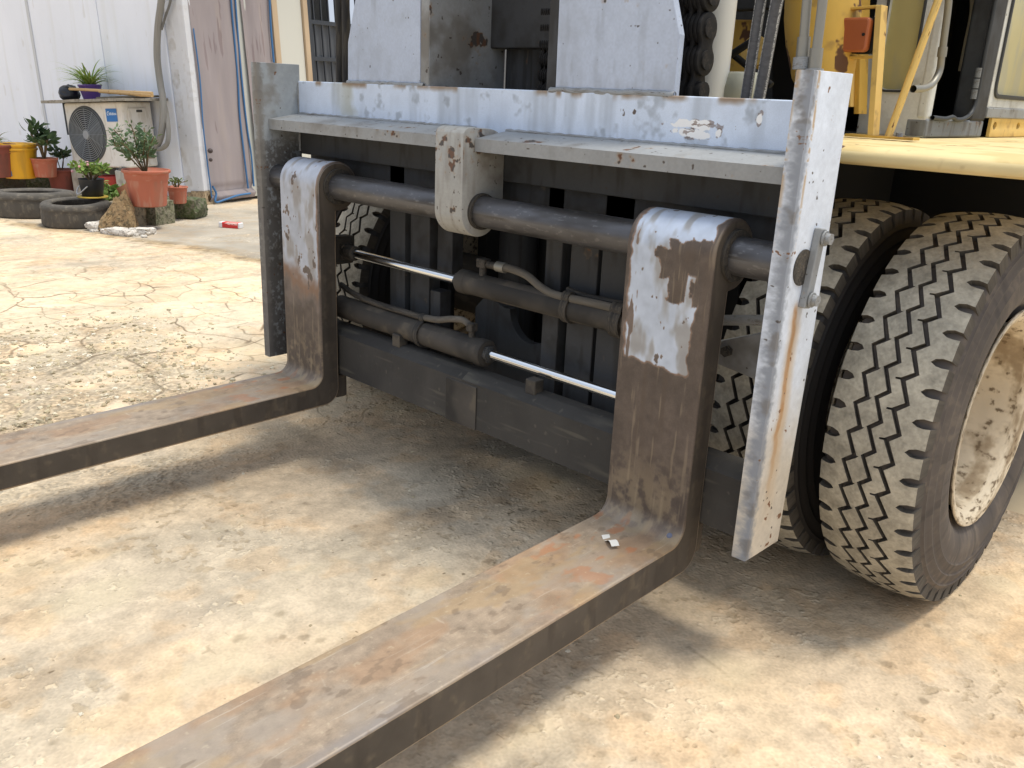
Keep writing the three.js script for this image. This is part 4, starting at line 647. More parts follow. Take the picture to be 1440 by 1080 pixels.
  part('bracket_foot', boxUV(rbox(foot.x - 0.06, foot.x + 0.10, 0.9625, 0.9685, bz - 0.02, bz + 0.02, 0.001)), M.yellowRusty, lb);
  part('bolt_head', new THREE.CylinderGeometry(0.008, 0.008, 0.01, 6).translate(foot.x + 0.06, 0.972, bz), M.worn, lb);
  const ft = V3(foot.x + 0.035, 0.965, bz); part('brace', rod(ft, zp(1345, -70, bz - 0.1), 0.0085, 16), M.yellow, lb);
  const lamp = partGroup('indicator_lamp', forklift), c = k(1204, 50), hw = 0.040, hh = 0.037, lz = bz + 0.004;
  part('lens', prismZ(rrect(c.x - hw, c.x + hw, c.y - hh, c.y + hh, 0.012, THREE.Shape), lz, lz + 0.024, 0.005), mat(maps(128, 128, (u, v, o) => { const n = fbm(u * 6, v * 6, 4); o[0] = 152 + 30 * n; o[1] = 76 + 30 * n; o[2] = 40 + 22 * n; o[3] = fbm(u * 40, v * 40, 2); }, 'c'), { roughness: 0.4, bumpScale: 0.0004 }), lamp);
  part('housing', prismZ(rrect(c.x - hw + 0.003, c.x + hw + 0.006, c.y - hh - 0.002, c.y + hh + 0.002, 0.012, THREE.Shape), lz - 0.045, lz, 0.004), M.black, lamp);
  for (const s of [-1, 1]) part('screw', new THREE.CylinderGeometry(0.0035, 0.0035, 0.004, 10).rotateX(Math.PI / 2).translate(c.x + s * 0.03, c.y, lz + 0.0245), M.black, lamp);
  // lug and bar between the near fork and plate
  part('plate_lug', boxUV(prismZ([zp(1008, 480, -0.15), zp(1080, 466, -0.15), zp(1066, 536, -0.15), zp(1008, 512, -0.15)].map((p) => [p.x, p.y]), -0.17, -0.15, 0.003)), M.worn, carriage);
  part('bolt_head', new THREE.CylinderGeometry(0.011, 0.011, 0.014, 6).rotateX(Math.PI / 2).translate(zp(1022, 494, -0.145).x, zp(1022, 494, -0.145).y, -0.145), M.grime, carriage);
  { const a = zp(1000, 450, -0.15), b = zp(1085, 441, -0.15); part('plate_bar', rod(a, V3(0.806, b.y, -0.15), 0.0105, 16), M.worn, carriage); }
}


// ---------------------------------------------------------------- the house corner (the yard slopes, so it stands a little off the machine's upright)
const UPV = V3(-0.05, 1, 0.028).normalize(), TH = 0.2838;
const QB = new THREE.Quaternion().setFromUnitVectors(V3(0, 1, 0), UPV).multiply(new THREE.Quaternion().setFromAxisAngle(V3(0, 1, 0), TH));
const K0 = V3(-5.78, 0, -2.32), toHouse = (p) => p.clone().sub(K0).applyQuaternion(QB.clone().invert()), fromHouse = (x, y, z) => V3(x, y, z).applyQuaternion(QB).add(K0);
const inHouse = (u, v, axis, val) => { const o = toHouse(camera.position), d = rayOf(u, v).applyQuaternion(QB.clone().invert()), t = (val - o[axis]) / d[axis]; return o.addScaledVector(d, t); };
const house = thing('house', 'white panel house corner with mauve door curtain and dark gate', 'house');
house.position.copy(K0); house.quaternion.copy(QB);
{
  const white = mat(maps(512, 512, (u, v, o) => { const n = fbm(u * 6, v * 3, 5), n2 = fbm(u * 40, v * 10, 3), run = fbm(u * 30, v * 2, 4), L = 0.97 + 0.06 * n; o[0] = 237 * L; o[1] = 242 * L; o[2] = 252 * L; mixc(o, [220, 223, 224], 0.3 * sm(0.5, 0.75, run)); mixc(o, [196, 194, 188], 0.25 * sm(0.74, 0.82, n2)); o[3] = n; o[4] = 0.5; }, 'cb'), { roughness: 0.55, bumpScale: 0.0015 });
  const whiteLow = mat(maps(512, 512, (u, v, o) => { const n = fbm(u * 6, v * 6, 5), n2 = fbm(u * 24, v * 24, 4), L = 0.95 + 0.1 * n; o[0] = 214 * L; o[1] = 216 * L; o[2] = 220 * L; const d = sm(0.5, 0.78, n * 0.6 + n2 * 0.4); mixc(o, [176, 172, 166], 0.6 * d); mixc(o, [120, 114, 106], 0.5 * sm(0.76, 0.82, n2)); o[3] = n2; }, 'cb'), { roughness: 0.7, bumpScale: 0.002 });
  const seamX = inHouse(55, 110, 'z', 0).x, seam2 = inHouse(140, 40, 'z', 0).x;
  // long wall in panels with recessed joints
  const xs = [-6.2, -5.2, -4.2, -3.15, seamX, seam2, -0.24];
  for (let i = 0; i < xs.length - 1; i++) part('wall_panel', boxUV(rbox(xs[i] + 0.003, xs[i + 1] - 0.003, 0.06, 3.0, -0.08, 0, 0.006), 0.5, i * 0.37, 0), white, house);
  part('wall_core', rbox(-6.2, -0.24, 0.0, 2.99, -0.14, -0.05, 0.002), flat('#b9bcc0', 0.7), house);
  { const b = 0.018; part('joint_strip', boxUV(rbox(seamX - b, seamX + b, 0.06, 3.0, -0.002, 0.008, 0.003)), flat('#c9ccd0', 0.6), house); }
  part('wall_panel', boxUV(rbox(-0.24, -0.075, 0.10, 3.0, -0.10, -0.012, 0.006), 0.9, 0.13, 0), whiteLow, house);
  part('corner_post', boxUV(rbox(-0.075, 0.0, 0.115, 3.0, -0.085, 0.0, 0.008), 0.9, 0.4, 0.2), whiteLow, house);
  // hollow blocks under the corner
  { const blockM = mat(maps(256, 256, (u, v, o) => { const n = fbm(u * 8, v * 8, 5), n2 = fbm(u * 40, v * 40, 3), L = 0.8 + 0.4 * n; o[0] = 168 * L; o[1] = 150 * L; o[2] = 122 * L; mixc(o, [92, 76, 58], 0.6 * sm(0.55, 0.7, n2)); o[3] = n2; }, 'c'), { roughness: 0.95, bumpScale: 0.004 });
    const hollow = (z0, z1) => { const s = new THREE.Shape([[z0, -0.02], [z1, -0.02], [z1, 0.114], [z0, 0.114]].map((p) => new THREE.Vector2(...p))), h = new THREE.Path(), c = (z0 + z1) / 2; h.absellipse(c, 0.05, 0.022, 0.032, 0, Math.PI * 2); s.holes.push(h); return s; };
    part('hollow_block', boxUV(prismX(hollow(-0.11, 0.0), -0.16, 0.006, 0.004), 3), blockM, house);
    { const s = new THREE.Shape([[-0.21, -0.02], [-0.165, -0.02], [-0.165, 0.10], [-0.21, 0.10]].map((p) => new THREE.Vector2(...p))); part('hollow_block', boxUV(prismZ(s, -0.10, 0.0, 0.004), 3), blockM, house); } }
  // door side: runs away along -z at x = 0
  const sAt = (u, v) => -inHouse(u, v, 'x', -0.02).z;
  const mauve = new THREE.MeshStandardMaterial({ ...(() => { const m = maps(512, 512, (u, v, o) => { const n = fbm(u * 5, v * 5, 5), n2 = fbm(u * 6, v * 3, 4), L = 0.94 + 0.12 * n; o[0] = 156 * L; o[1] = 147 * L; o[2] = 148 * L; mixc(o, [166, 154, 146], 0.5 * sm(0.5, 0.75, n)); mixc(o, [122, 106, 108], 0.5 * sm(0.72, 0.78, fbm(u * 5 + v * 6, v * 3 - u * 9 + 5, 4))); o[3] = n2; }, 'cb'); return { map: m.map, bumpMap: m.bumpMap }; })(), bumpScale: 0.004, roughness: 0.9, side: THREE.DoubleSide });
  function curtain(s0, s1, y0, y1, seedc) {
    const g = new THREE.PlaneGeometry(1, 1, 40, 60), p = g.attributes.position;
    for (let i = 0; i < p.count; i++) { const a = p.getX(i) + 0.5, b = p.getY(i) + 0.5, t = mix(s0, s1, a), fold = 0.018 * Math.sin(a * 7 + seedc + 2.5 * b) * (0.4 + b * 0.6) + 0.05 * (fbm(a * 3 + seedc, b * 3, 3) - 0.5) + (b < 0.05 ? 0.03 * Math.sin(b * 120) : 0); p.setXYZ(i, 0.0 + fold, mix(y0, y1, b), -t - (b < 0.1 ? 0.0 : 0)); }
    g.computeVertexNormals(); return g;
  }
  const c1 = sAt(329, 20), c2 = sAt(338, 20), c3 = sAt(378, 20), c4 = sAt(386, 20), c5 = sAt(423, 20), c6 = sAt(428, 40);
  part('door_curtain', curtain(0.06, c1, 0.02, 2.6, 0.4), mauve, house);
  part('door_curtain', curtain(c2, c3, 0.05, 2.6, 2.4), mauve, house);
  const blue = flat('#3f6f9f', 0.7), paleM = flat('#c4c6bf', 0.7);
  part('door_strip', boxUV(rbox(-0.03, -0.02, 0.02, 2.6, -c2 - 0.10, -c1 + 0.02, 0.002)), paleM, house);
  const rib = (pts, r = 0.011) => part('blue_piping', tube(pts, r, 40, 8), blue, house);
  const pt = (u, v, x = 0.018) => inHouse(u, v, 'x', x);
  rib([pt(322, -60), pt(325, 0), pt(331, 70), pt(335, 120), pt(337, 160), pt(343, 215), pt(349, 265)], 0.008);
  rib([pt(328, -60), pt(331, 0), pt(338, 90), pt(344, 150), pt(349, 190), pt(353, 215), pt(357, 262)], 0.008);
  rib([pt(374, -60), pt(379, 0), pt(381, 40), pt(385, 88)], 0.010);
  rib([pt(272, 40), pt(281, 110), pt(286, 180), pt(293, 240), pt(298, 278)], 0.006);
  rib([pt(299, 262, 0.03), pt(304, 272, 0.03), pt(303, 284, 0.035), pt(316, 281, 0.04), pt(334, 275, 0.04), pt(352, 272, 0.03)], 0.009);
  part('door_knob', merge([new THREE.SphereGeometry(0.022, 16, 12).translate(0.03, 0, 0), new THREE.SphereGeometry(0.016, 14, 10).translate(0.028, -0.075, 0.004)]).translate(0.012, inHouse(293, 212, 'x', 0.02).y, inHouse(293, 212, 'x', 0.02).z), flat('#463c3c', 0.6), house);
  const wood = mat(maps(128, 512, (u, v, o) => { const n = fbm(u * 12, v * 3, 4); o[0] = 172 + 30 * n; o[1] = 150 + 30 * n; o[2] = 124 + 26 * n; o[3] = n; }, 'c'), { roughness: 0.8 });
  part('timber_post', boxUV(rbox(-0.05, 0.012, 0.0, 3.0, -c4 - 0.01, -c3 - 0.012, 0.004)), wood, house);
  part('cream_panel', boxUV(rbox(-0.05, -0.01, 0.0, 3.0, -c5 + 0.004, -c4 - 0.012, 0.003)), flat('#cfcfc6', 0.7), house);
  part('timber_post', boxUV(rbox(-0.05, 0.014, 0.0, 3.0, -c6 - 0.03, -c5, 0.004)), wood, house);
  // dark metal gate with bars
  const gm = flat('#3c4046', 0.5, 0.3), gs = c6 + 0.04, ge = gs + 1.3;
  const gate = [rbox(-0.03, -0.0, 0.05, 2.6, -gs - 0.05, -gs, 0.003), rbox(-0.03, 0, 0.05, 2.6, -ge, -ge + 0.05, 0.003)];
  gate.forEach((g) => part('gate_post', boxUV(g), gm, house));
  for (let i = 0; i < 11; i++) { const z = -gs - 0.1 - i * 0.11; part('gate_bar', rbox(-0.022, -0.006, 0.05, 2.6, z - 0.008, z + 0.008, 0.002), gm, house); }
  for (const v of [32, 83, 140]) { const y = inHouse(452, v, 'x', 0).y; part('gate_rail', rbox(-0.026, -0.002, y - 0.02, y + 0.02, -ge, -gs, 0.003), gm, house); }
  part('gate_sheet', rbox(-0.05, -0.04, 0.05, inHouse(452, 34, 'x', 0).y, -ge, -gs, 0.002), flat('#565a60', 0.6), house);
  part('wall_panel', boxUV(rbox(-0.10, -0.02, 0.0, 3.0, -ge - 4.0, -ge, 0.004), 0.5), flat('#5c5e62', 0.8), house);
  part('back_wall', rbox(-0.9, -0.82, 0, 3.0, -ge, -0.2, 0.002), flat('#6a6a68', 0.9), house);
  part('roof', rbox(-6.4, 0.35, 3.0, 3.12, -8, 0.35, 0.01), flat('#a9b0b8', 0.6), house);
}
// wall 1 pixel helper: a plane d metres in front of the long wall
const wp = (u, v, d) => { const p = inHouse(u, v, 'z', d); return fromHouse(p.x, p.y, p.z); };
function placed(o, x, y, z, turn = 0) { o.position.copy(fromHouse(x, y, z)); o.quaternion.copy(QB).multiply(new THREE.Quaternion().setFromAxisAngle(V3(0, 1, 0), turn)); return o; }

// insulated pipes down the wall
{
  const wrap = mat(maps(128, 512, (u, v, o) => { const n = fbm(u * 6, v * 40, 4), b = Math.sin(v * 240 + u * 6.3) * 0.5 + 0.5; const L = 0.82 + 0.2 * n + 0.12 * b; o[0] = 186 * L; o[1] = 183 * L; o[2] = 176 * L; mixc(o, [140, 134, 124], 0.4 * sm(0.55, 0.7, n)); o[3] = b; }, 'cb'), { roughness: 0.9, bumpScale: 0.004 });
  const g = thing('insulated_pipe', 'wrapped air conditioner pipes running down the white wall', 'pipe');
  const q = (u, v, d = 0.07) => wp(u, v, d);
  part('pipe', tube([q(233, -60), q(227, 0), q(222, 40), q(221, 80), q(225, 115), q(229, 140, 0.1), q(229, 170, 0.14), q(226, 192, 0.16), q(220, 207, 0.16)], 0.028, 70, 12), wrap, g);
  part('pipe', tube([q(229, 138, 0.06), q(234, 160, 0.1), q(237, 185, 0.14), q(235, 202, 0.16), q(226, 209, 0.16), q(217, 209, 0.16)], 0.020, 50, 10), wrap, g);
  part('thin_pipe', tube([q(246, -60, 0.03), q(240, 0, 0.03), q(232, 25, 0.04), q(227, 42, 0.06)], 0.010, 30, 8), wrap, g);
}

// ---------------------------------------------------------------- air conditioner and what is on it
const acR = inHouse(170, 143, 'z', 0.35), acX1 = acR.x, acX0 = acX1 - 0.74, acTop = acR.y, acBot = acTop - 0.535;
{
  const ac = thing('air_conditioner', 'white outdoor air conditioner unit with round dark fan grille', 'air conditioner');
  placed(ac, 0, 0, 0);
  const bodyM = mat(maps(256, 256, (u, v, o) => { const n = fbm(u * 6, v * 6, 4), n2 = fbm(u * 20, v * 8, 3), L = 0.95 + 0.1 * n; o[0] = 228 * L; o[1] = 225 * L; o[2] = 218 * L; mixc(o, [190, 180, 164], 0.35 * sm(0.55, 0.75, n2)); o[3] = n; }, 'c'), { roughness: 0.55, bumpScale: 0.0006 });
  part('cabinet', boxUV(rbox(acX0, acX1, acBot, acTop, 0.05, 0.35, 0.018, 4), 2), bodyM, ac);
  const cx = acX0 + 0.265, cy = (acBot + acTop) / 2 + 0.005, R = 0.225;
  part('grille_shroud', new THREE.LatheGeometry([[R + 0.012, 0], [R + 0.006, 0.014], [R - 0.004, 0.016], [R - 0.008, 0.0]].map((p) => new THREE.Vector2(...p)), 64).rotateX(Math.PI / 2).translate(cx, cy, 0.35), flat('#55595d', 0.6), ac);
  part('fan_recess', new THREE.CircleGeometry(R, 48).translate(cx, cy, 0.353), flat('#34383b', 0.8), ac);
  const gm = flat('#8f9497', 0.5);
  for (let i = 0; i < 11; i++) part('grille_ring', new THREE.TorusGeometry(0.045 + i * 0.0165, 0.0034, 6, 56).translate(cx, cy, 0.366), gm, ac);
  for (let i = 0; i < 12; i++) { const a = i / 12 * Math.PI * 2; part('grille_spoke', rod(V3(cx + 0.03 * Math.cos(a), cy + 0.03 * Math.sin(a), 0.363), V3(cx + R * Math.cos(a), cy + R * Math.sin(a), 0.358), 0.003, 6), gm, ac); }
  part('grille_hub', new THREE.CylinderGeometry(0.036, 0.040, 0.014, 32).rotateX(Math.PI / 2).translate(cx, cy, 0.366), flat('#9a9da0', 0.5), ac);
  // blue maker's badge
  const cv = document.createElement('canvas'); cv.width = 256; cv.height = 224; const k = cv.getContext('2d'); k.fillStyle = '#2a74bd'; k.fillRect(0, 0, 256, 224); k.strokeStyle = '#e8f0f6'; k.lineWidth = 11; k.beginPath(); k.arc(62, 86, 34, 1.9, 5.0); k.stroke(); k.fillStyle = '#e8f0f6'; k.font = 'bold 62px sans-serif'; k.fillText('Midea', 64, 112); k.font = 'bold 46px sans-serif'; k.fillText('美的', 118, 186);
  const ct = new THREE.CanvasTexture(cv); ct.colorSpace = THREE.SRGBColorSpace;
  const bw = 0.135, bh = 0.105, bxx = acX1 - 0.135, byy = acTop - 0.105;
  part('badge', new THREE.PlaneGeometry(bw, bh).translate(bxx, byy, 0.3535), new THREE.MeshStandardMaterial({ map: ct, roughness: 0.5 }), ac);
  for (let i = 0; i < 6; i++) part('vent_slot', rbox(acX1 - 0.20, acX1 - 0.03, acTop - 0.22 - i * 0.022, acTop - 0.214 - i * 0.022, 0.346, 0.3525, 0.001), flat('#c2bcb0', 0.6), ac);
  part('service_cover', boxUV(rbox(acX1 - 0.004, acX1 + 0.012, acTop - 0.24, acTop - 0.05, 0.12, 0.30, 0.008, 3)), bodyM, ac);
  part('handle_recess', rbox(acX1 + 0.010, acX1 + 0.0135, acTop - 0.085, acTop - 0.065, 0.16, 0.22, 0.001), flat('#4c4a46', 0.8), ac);
  part('valve', merge([rod(V3(acX1, acBot + 0.13, 0.14), V3(acX1 + 0.06, acBot + 0.13, 0.14), 0.014, 10), rod(V3(acX1, acBot + 0.08, 0.14), V3(acX1 + 0.06, acBot + 0.08, 0.14), 0.012, 10)]), flat('#8a8474', 0.5, 0.4), ac);
  part('foot_rail', boxUV(merge([rbox(acX0 + 0.04, acX0 + 0.10, acBot - 0.02, acBot + 0.002, 0.03, 0.37, 0.003), rbox(acX1 - 0.12, acX1 - 0.06, acBot - 0.02, acBot + 0.002, 0.03, 0.37, 0.003)])), flat('#6a6660', 0.7), ac);

  // board over the unit
  const boardM = mat(maps(512, 256, (u, v, o) => { const n = fbm(u * 10, v * 5, 5), n2 = fbm(u * 40, v * 20, 4), L = 0.85 + 0.3 * n; o[0] = 158 * L; o[1] = 152 * L; o[2] = 140 * L; mixc(o, [104, 96, 80], 0.6 * sm(0.5, 0.7, n2)); o[3] = n2; }, 'cb'), { roughness: 0.9, bumpScale: 0.003 });
  const b0 = inHouse(60, 138, 'z', 0.42).x, b1 = acX1 + 0.16, g = new THREE.BoxGeometry(b1 - b0, 0.022, 0.46, 30, 1, 8), p = g.attributes.position;
  for (let i = 0; i < p.count; i++) { const x = p.getX(i), z = p.getZ(i); p.setY(i, p.getY(i) + 0.006 * (fbm(x * 8, z * 8, 3) - 0.5) - 0.012 * Math.max(0, -x * 0.6)); if (z > 0.2) p.setZ(i, z + 0.03 * (fbm(x * 9, 3, 3) - 0.5)); }
  g.computeVertexNormals();
  const board = single('cover_board', boxUV(g, 1.5), boardM, 'weathered grey board lying over the air conditioner', 'board'); placed(board, (b0 + b1) / 2, acTop + 0.016, 0.21);
  const sl = single('slate_piece', boxUV(rbox(-0.22, 0.22, -0.008, 0.008, -0.14, 0.14, 0.004), 2), mat(maps(128, 128, (u, v, o) => { const n = fbm(u * 8, v * 8, 4); o[0] = 84 + 50 * n; o[1] = 78 + 46 * n; o[2] = 68 + 38 * n; o[3] = n; }, 'c'), { roughness: 0.9, bumpScale: 0.003 }), 'broken dark sheet on the board by the wrapped pipes', 'slate'); placed(sl, acX1 - 0.06, acTop + 0.037, 0.22, 0.1); sl.rotateZ(0.02);
  // stay under the board's far end
  const st = single('board_stay', boxUV(merge([rbox(-0.02, 0.02, -0.27, 0, -0.01, 0.01, 0.003), rbox(-0.02, 0.02, -0.02, 0, -0.25, 0.01, 0.003)])), flat('#2c333d', 0.6), 'dark angle stay under the end of the grey board', 'bracket'); placed(st, acX0 - 0.05, acTop + 0.004, 0.30);
  // bamboo poles
  const bam = flat('#c0a070', 0.6);
  const pole = (u0, v0, u1, v1, r, label) => { const a = inHouse(u0, v0, 'z', 0.33), b = inHouse(u1, v1, 'z', 0.33), A = V3(a.x, a.y, a.z), B = V3(b.x, b.y, b.z), list = [rod(A, B, r, 14)]; for (let i = 1; i < 5; i++) { const c = A.clone().lerp(B, i / 5), d = B.clone().sub(A).normalize(); list.push(rod(c.clone().addScaledVector(d, -0.004), c.clone().addScaledVector(d, 0.004), r * 1.16, 14)); } const o = single('bamboo_pole', merge(list), bam, label, 'pole'); o.position.copy(K0); o.quaternion.copy(QB); return o; };
  pole(98, 125, 214, 131, 0.012, 'thin bamboo pole lying above the other on the board');
  pole(140, 128, 214, 134, 0.016, 'thick short bamboo pole on the front of the board');
  // black bag
  { const s = new THREE.SphereGeometry(0.085, 28, 20), q = s.attributes.position; for (let i = 0; i < q.count; i++) { const v = V3().fromBufferAttribute(q, i), n = v.clone().normalize(), d = 1 + 0.34 * (fbm(n.x * 3 + 5, n.y * 3 + n.z * 3, 4) - 0.5); v.multiplyScalar(d); v.y = Math.max(-0.05, v.y * 0.85); q.setXYZ(i, v.x, v.y, v.z); } s.computeVertexNormals(); const c = inHouse(91, 126, 'z', 0.3); const o = single('plastic_bag', s, new THREE.MeshStandardMaterial({ color: 0x22242c, roughness: 0.32 }), 'knotted black plastic bag on the end of the bamboo pole', 'bag'); placed(o, c.x, acTop + 0.077, 0.26); }
}

// ---------------------------------------------------------------- potted plants and clutter
const terr = mat(maps(256, 256, (u, v, o) => { const n = fbm(u * 8, v * 6, 5), L = 0.9 + 0.2 * n; o[0] = 180 * L; o[1] = 104 * L; o[2] = 80 * L; mixc(o, [150, 108, 88], 0.5 * sm(0.5, 0.7, n)); mixc(o, [188, 160, 140], 0.35 * sm(0.6, 0.72, fbm(u * 20, v * 12 + 4, 4))); o[3] = n; }, 'c'), { roughness: 0.7, bumpScale: 0.001 });
const terrDark = mat(maps(256, 256, (u, v, o) => { const n = fbm(u * 8, v * 6, 5), L = 0.85 + 0.3 * n; o[0] = 136 * L; o[1] = 74 * L; o[2] = 62 * L; mixc(o, [96, 66, 56], 0.6 * sm(0.5, 0.7, n)); o[3] = n; }, 'c'), { roughness: 0.75, bumpScale: 0.001 });
const soilM = mat(maps(128, 128, (u, v, o) => { const n = fbm(u * 16, v * 16, 4); o[0] = 62 + 40 * n; o[1] = 50 + 34 * n; o[2] = 38 + 26 * n; o[3] = n; }, 'c'), { roughness: 1, bumpScale: 0.006 });
const leafM = (hex) => new THREE.MeshPhysicalMaterial({ color: new THREE.Color(hex), roughness: 0.7, side: THREE.DoubleSide, transmission: 0.25, thickness: 0, specularIntensity: 0.4, vertexColors: true });
const stemM = flat('#6a5a40', 0.9);
function leafGeo(len, wid, bend = 0.25) { // folded pointed leaf along +y
  const pos = [], idx = [], n = 4; for (let i = 0; i <= n; i++) { const t = i / n, w = wid * Math.sin(Math.PI * Math.min(1, 0.08 + t * 0.92)) * (1 - 0.3 * t), z = -bend * len * t * t; pos.push(-w, len * t, z + w * 0.3, 0, len * t, z, w, len * t, z + w * 0.3); }
  for (let i = 0; i < n; i++) { const a = i * 3; idx.push(a, a + 1, a + 3, a + 1, a + 4, a + 3, a + 1, a + 2, a + 4, a + 2, a + 5, a + 4); }
  const g = new THREE.BufferGeometry(); g.setAttribute('position', new THREE.Float32BufferAttribute(pos, 3)); g.setIndex(idx); g.computeVertexNormals(); return g.toNonIndexed();
}
function foliage(list) { // list of [geometry, matrix, shade]
  const gs = list.map(([g, m, s]) => { const c = g.clone().applyMatrix4(m), n = c.attributes.position.count, a = new Float32Array(n * 3); for (let i = 0; i < n; i++) { a[i * 3] = s[0]; a[i * 3 + 1] = s[1]; a[i * 3 + 2] = s[2]; } c.setAttribute('color', new THREE.BufferAttribute(a, 3)); return c; });
  return mergeGeometries(gs);
}
const tint = (v = 0.4) => { const b = 1 - v / 2 + v * rnd(), y = rnd() * 0.25; return [b * (0.9 + y), b, b * (0.9 - y * 0.5)]; };
function orient(p, dir, roll, sc = 1) { const q = new THREE.Quaternion().setFromUnitVectors(V3(0, 1, 0), dir.clone().normalize()).multiply(new THREE.Quaternion().setFromAxisAngle(V3(0, 1, 0), roll)); return new THREE.Matrix4().compose(p, q, V3(sc, sc, sc)); }
const cone = () => { const a = rnd() * 6.283, e = rr(-0.2, 1); return V3(Math.cos(a), e, Math.sin(a)).normalize(); };
const potLathe = (rb, rt, h, lip = 0.012) => lathe([[0, 0], [rb, 0], [rb + 0.004, 0.006], [mix(rb, rt, 0.72), h * 0.72], [mix(rb, rt, 0.74) + lip * 0.4, h * 0.735], [rt - 0.002, h * 0.9], [rt + lip * 0.3, h * 0.91], [rt + lip, h * 0.93], [rt + lip, h * 0.985], [rt + lip * 0.6, h], [rt - 0.004, h], [rt - 0.012, h * 0.86], [0, h * 0.84]], 40);
function potted(name, label, P, o) {
  const t = thing(name, label, 'potted plant', o.group); t.position.copy(P);
  part('pot', potLathe(o.rb, o.rt, o.h, o.lip), o.pm ?? terr, t);
  part('soil', new THREE.CircleGeometry(o.rt - 0.008, 28).rotateX(-Math.PI / 2).translate(0, o.h * 0.885, 0), soilM, t);
  return t;
}
function bush(t, base, o) { // stems with leaves up to a crown
  const leaves = [], lg = leafGeo(o.len, o.wid, 0.3), stems = [];
  for (let s = 0; s < o.stems; s++) {
    const a = s / o.stems * 6.283 + rr(-0.5, 0.5), lean = rr(0.2, 1) * o.spread, top = base.clone().add(V3(Math.cos(a) * lean, o.height * rr(0.6, 1), Math.sin(a) * lean)).add(o.shift ?? V3(0, 0, 0)), mid = base.clone().lerp(top, 0.5).add(V3(rr(-0.02, 0.02), 0.02, rr(-0.02, 0.02)));
    const c = new THREE.CatmullRomCurve3([base.clone(), mid, top]); stems.push(new THREE.TubeGeometry(c, 8, o.stemR ?? 0.004, 5));
    for (let i = 0; i < o.leaves; i++) { const u = mix(o.from ?? 0.35, 1, Math.pow(rnd(), 0.8)), p = c.getPoint(u); const d = cone(); p.addScaledVector(d, rr(0, o.puff ?? 0.03)); leaves.push([lg, orient(p, d, rnd() * 6.28, rr(0.65, 1.15)), tint()]); }
  }
  part('stems', merge(stems), o.stemM ?? stemM, t); const f = part('foliage', foliage(leaves), leafM(o.color), t); f.userData.kind = 'stuff'; return f;
}
function blades(t, base, n, len, wid, hex, droop = 1) { // arching strap leaves
  const list = [];
  for (let i = 0; i < n; i++) {
    const a = rnd() * 6.283, L = len * rr(0.6, 1.1), up = rr(0.35, 1.2), seg = 8, pos = [], idx = []; let p = V3(0, 0, 0), d = V3(Math.cos(a) * 0.6, up, Math.sin(a) * 0.6).normalize(), side = V3(-Math.sin(a), 0, Math.cos(a));
    for (let k = 0; k <= seg; k++) { const w = wid * (1 - (k / seg) ** 2) + 0.0005; pos.push(p.x - side.x * w, p.y, p.z - side.z * w, p.x + side.x * w, p.y + w * 0.4, p.z + side.z * w); p = p.clone().addScaledVector(d, L / seg); d.y -= droop * 0.24 * (0.4 + rnd() * 0.4); d.normalize(); if (k < seg) { const b = k * 2; idx.push(b, b + 1, b + 2, b + 1, b + 3, b + 2); } }
    const g = new THREE.BufferGeometry(); g.setAttribute('position', new THREE.Float32BufferAttribute(pos, 3)); g.setIndex(idx); g.computeVertexNormals(); list.push([g.toNonIndexed(), new THREE.Matrix4().makeTranslation(base.x + rr(-0.02, 0.02), base.y, base.z + rr(-0.02, 0.02)), tint(0.5)]);
  }
  const f = part('foliage', foliage(list), leafM(hex), t); f.userData.kind = 'stuff';
}
// weathered stone and block material
const stoneTex = (moss, base) => mat(maps(256, 256, (u, v, o) => { const n = fbm(u * 6, v * 6, 5, 6), n2 = fbm(u * 24, v * 24, 4, 24), L = 0.75 + 0.5 * n; o[0] = base[0] * L; o[1] = base[1] * L; o[2] = base[2] * L; mixc(o, [66, 80, 44], moss * sm(0.35, 0.6, n2 * 0.5 + n * 0.5)); mixc(o, [52, 48, 42], 0.4 * sm(0.55, 0.7, n2)); o[3] = n2; }, 'cb'), { roughness: 1, bumpScale: 0.006 });
const mossy = stoneTex(0.9, [112, 108, 92]), plainStone = stoneTex(0.0, [158, 148, 128]), halfMoss = stoneTex(0.45, [146, 140, 122]), rockM = stoneTex(0.12, [158, 132, 98]);
function lump(w, h, d, rough, sd, square = 0.5, taper = 0) { // an irregular block or stone sitting on y = 0
  const g = new THREE.BoxGeometry(1, 1, 1, 12, 12, 12), p = g.attributes.position;
  for (let i = 0; i < p.count; i++) { const v = V3().fromBufferAttribute(p, i), s = v.clone().normalize().multiplyScalar(0.62); v.lerp(s, 1 - square); const n = fbm(v.x * 3 + sd, v.y * 3 + v.z * 2.3 + sd, 4) - 0.5, n2 = fbm(v.z * 3 + sd * 2, v.x * 3.1 + v.y * 1.7, 4) - 0.5; v.x += rough * n; v.z += rough * n2; v.y += rough * (fbm(v.x * 3 + 9, v.z * 3 + sd, 4) - 0.5) * (v.y > -0.3 ? 1 : 0); const tp = 1 - taper * Math.max(0, Math.min(1, v.y + 0.5)); p.setXYZ(i, (v.x * tp + 0.12 * (1 - tp)) * w, (v.y + 0.5) * h * (1 + 0.5 * taper * (v.x + 0.2)), v.z * d * tp); }
  g.computeVertexNormals(); return boxUV(g, 3, sd, 0);
}
function stone(name, label, cat, P, w, h, d, m, turn, rough, sd, square, group, taper) { const o = single(name, toCreasedNormals(lump(w, h, d, rough, sd, square, taper), taper ? 0.3 : 0.7), m, label, cat, group); o.position.copy(P); o.rotation.y = turn; return o; }
const back = (u, v, y, d) => { const p = gp(u, v, y), k = p.clone().sub(camera.position).setY(0).normalize(); return p.addScaledVector(k, d); };   // a base seen at its near edge, d metres in front of its middle

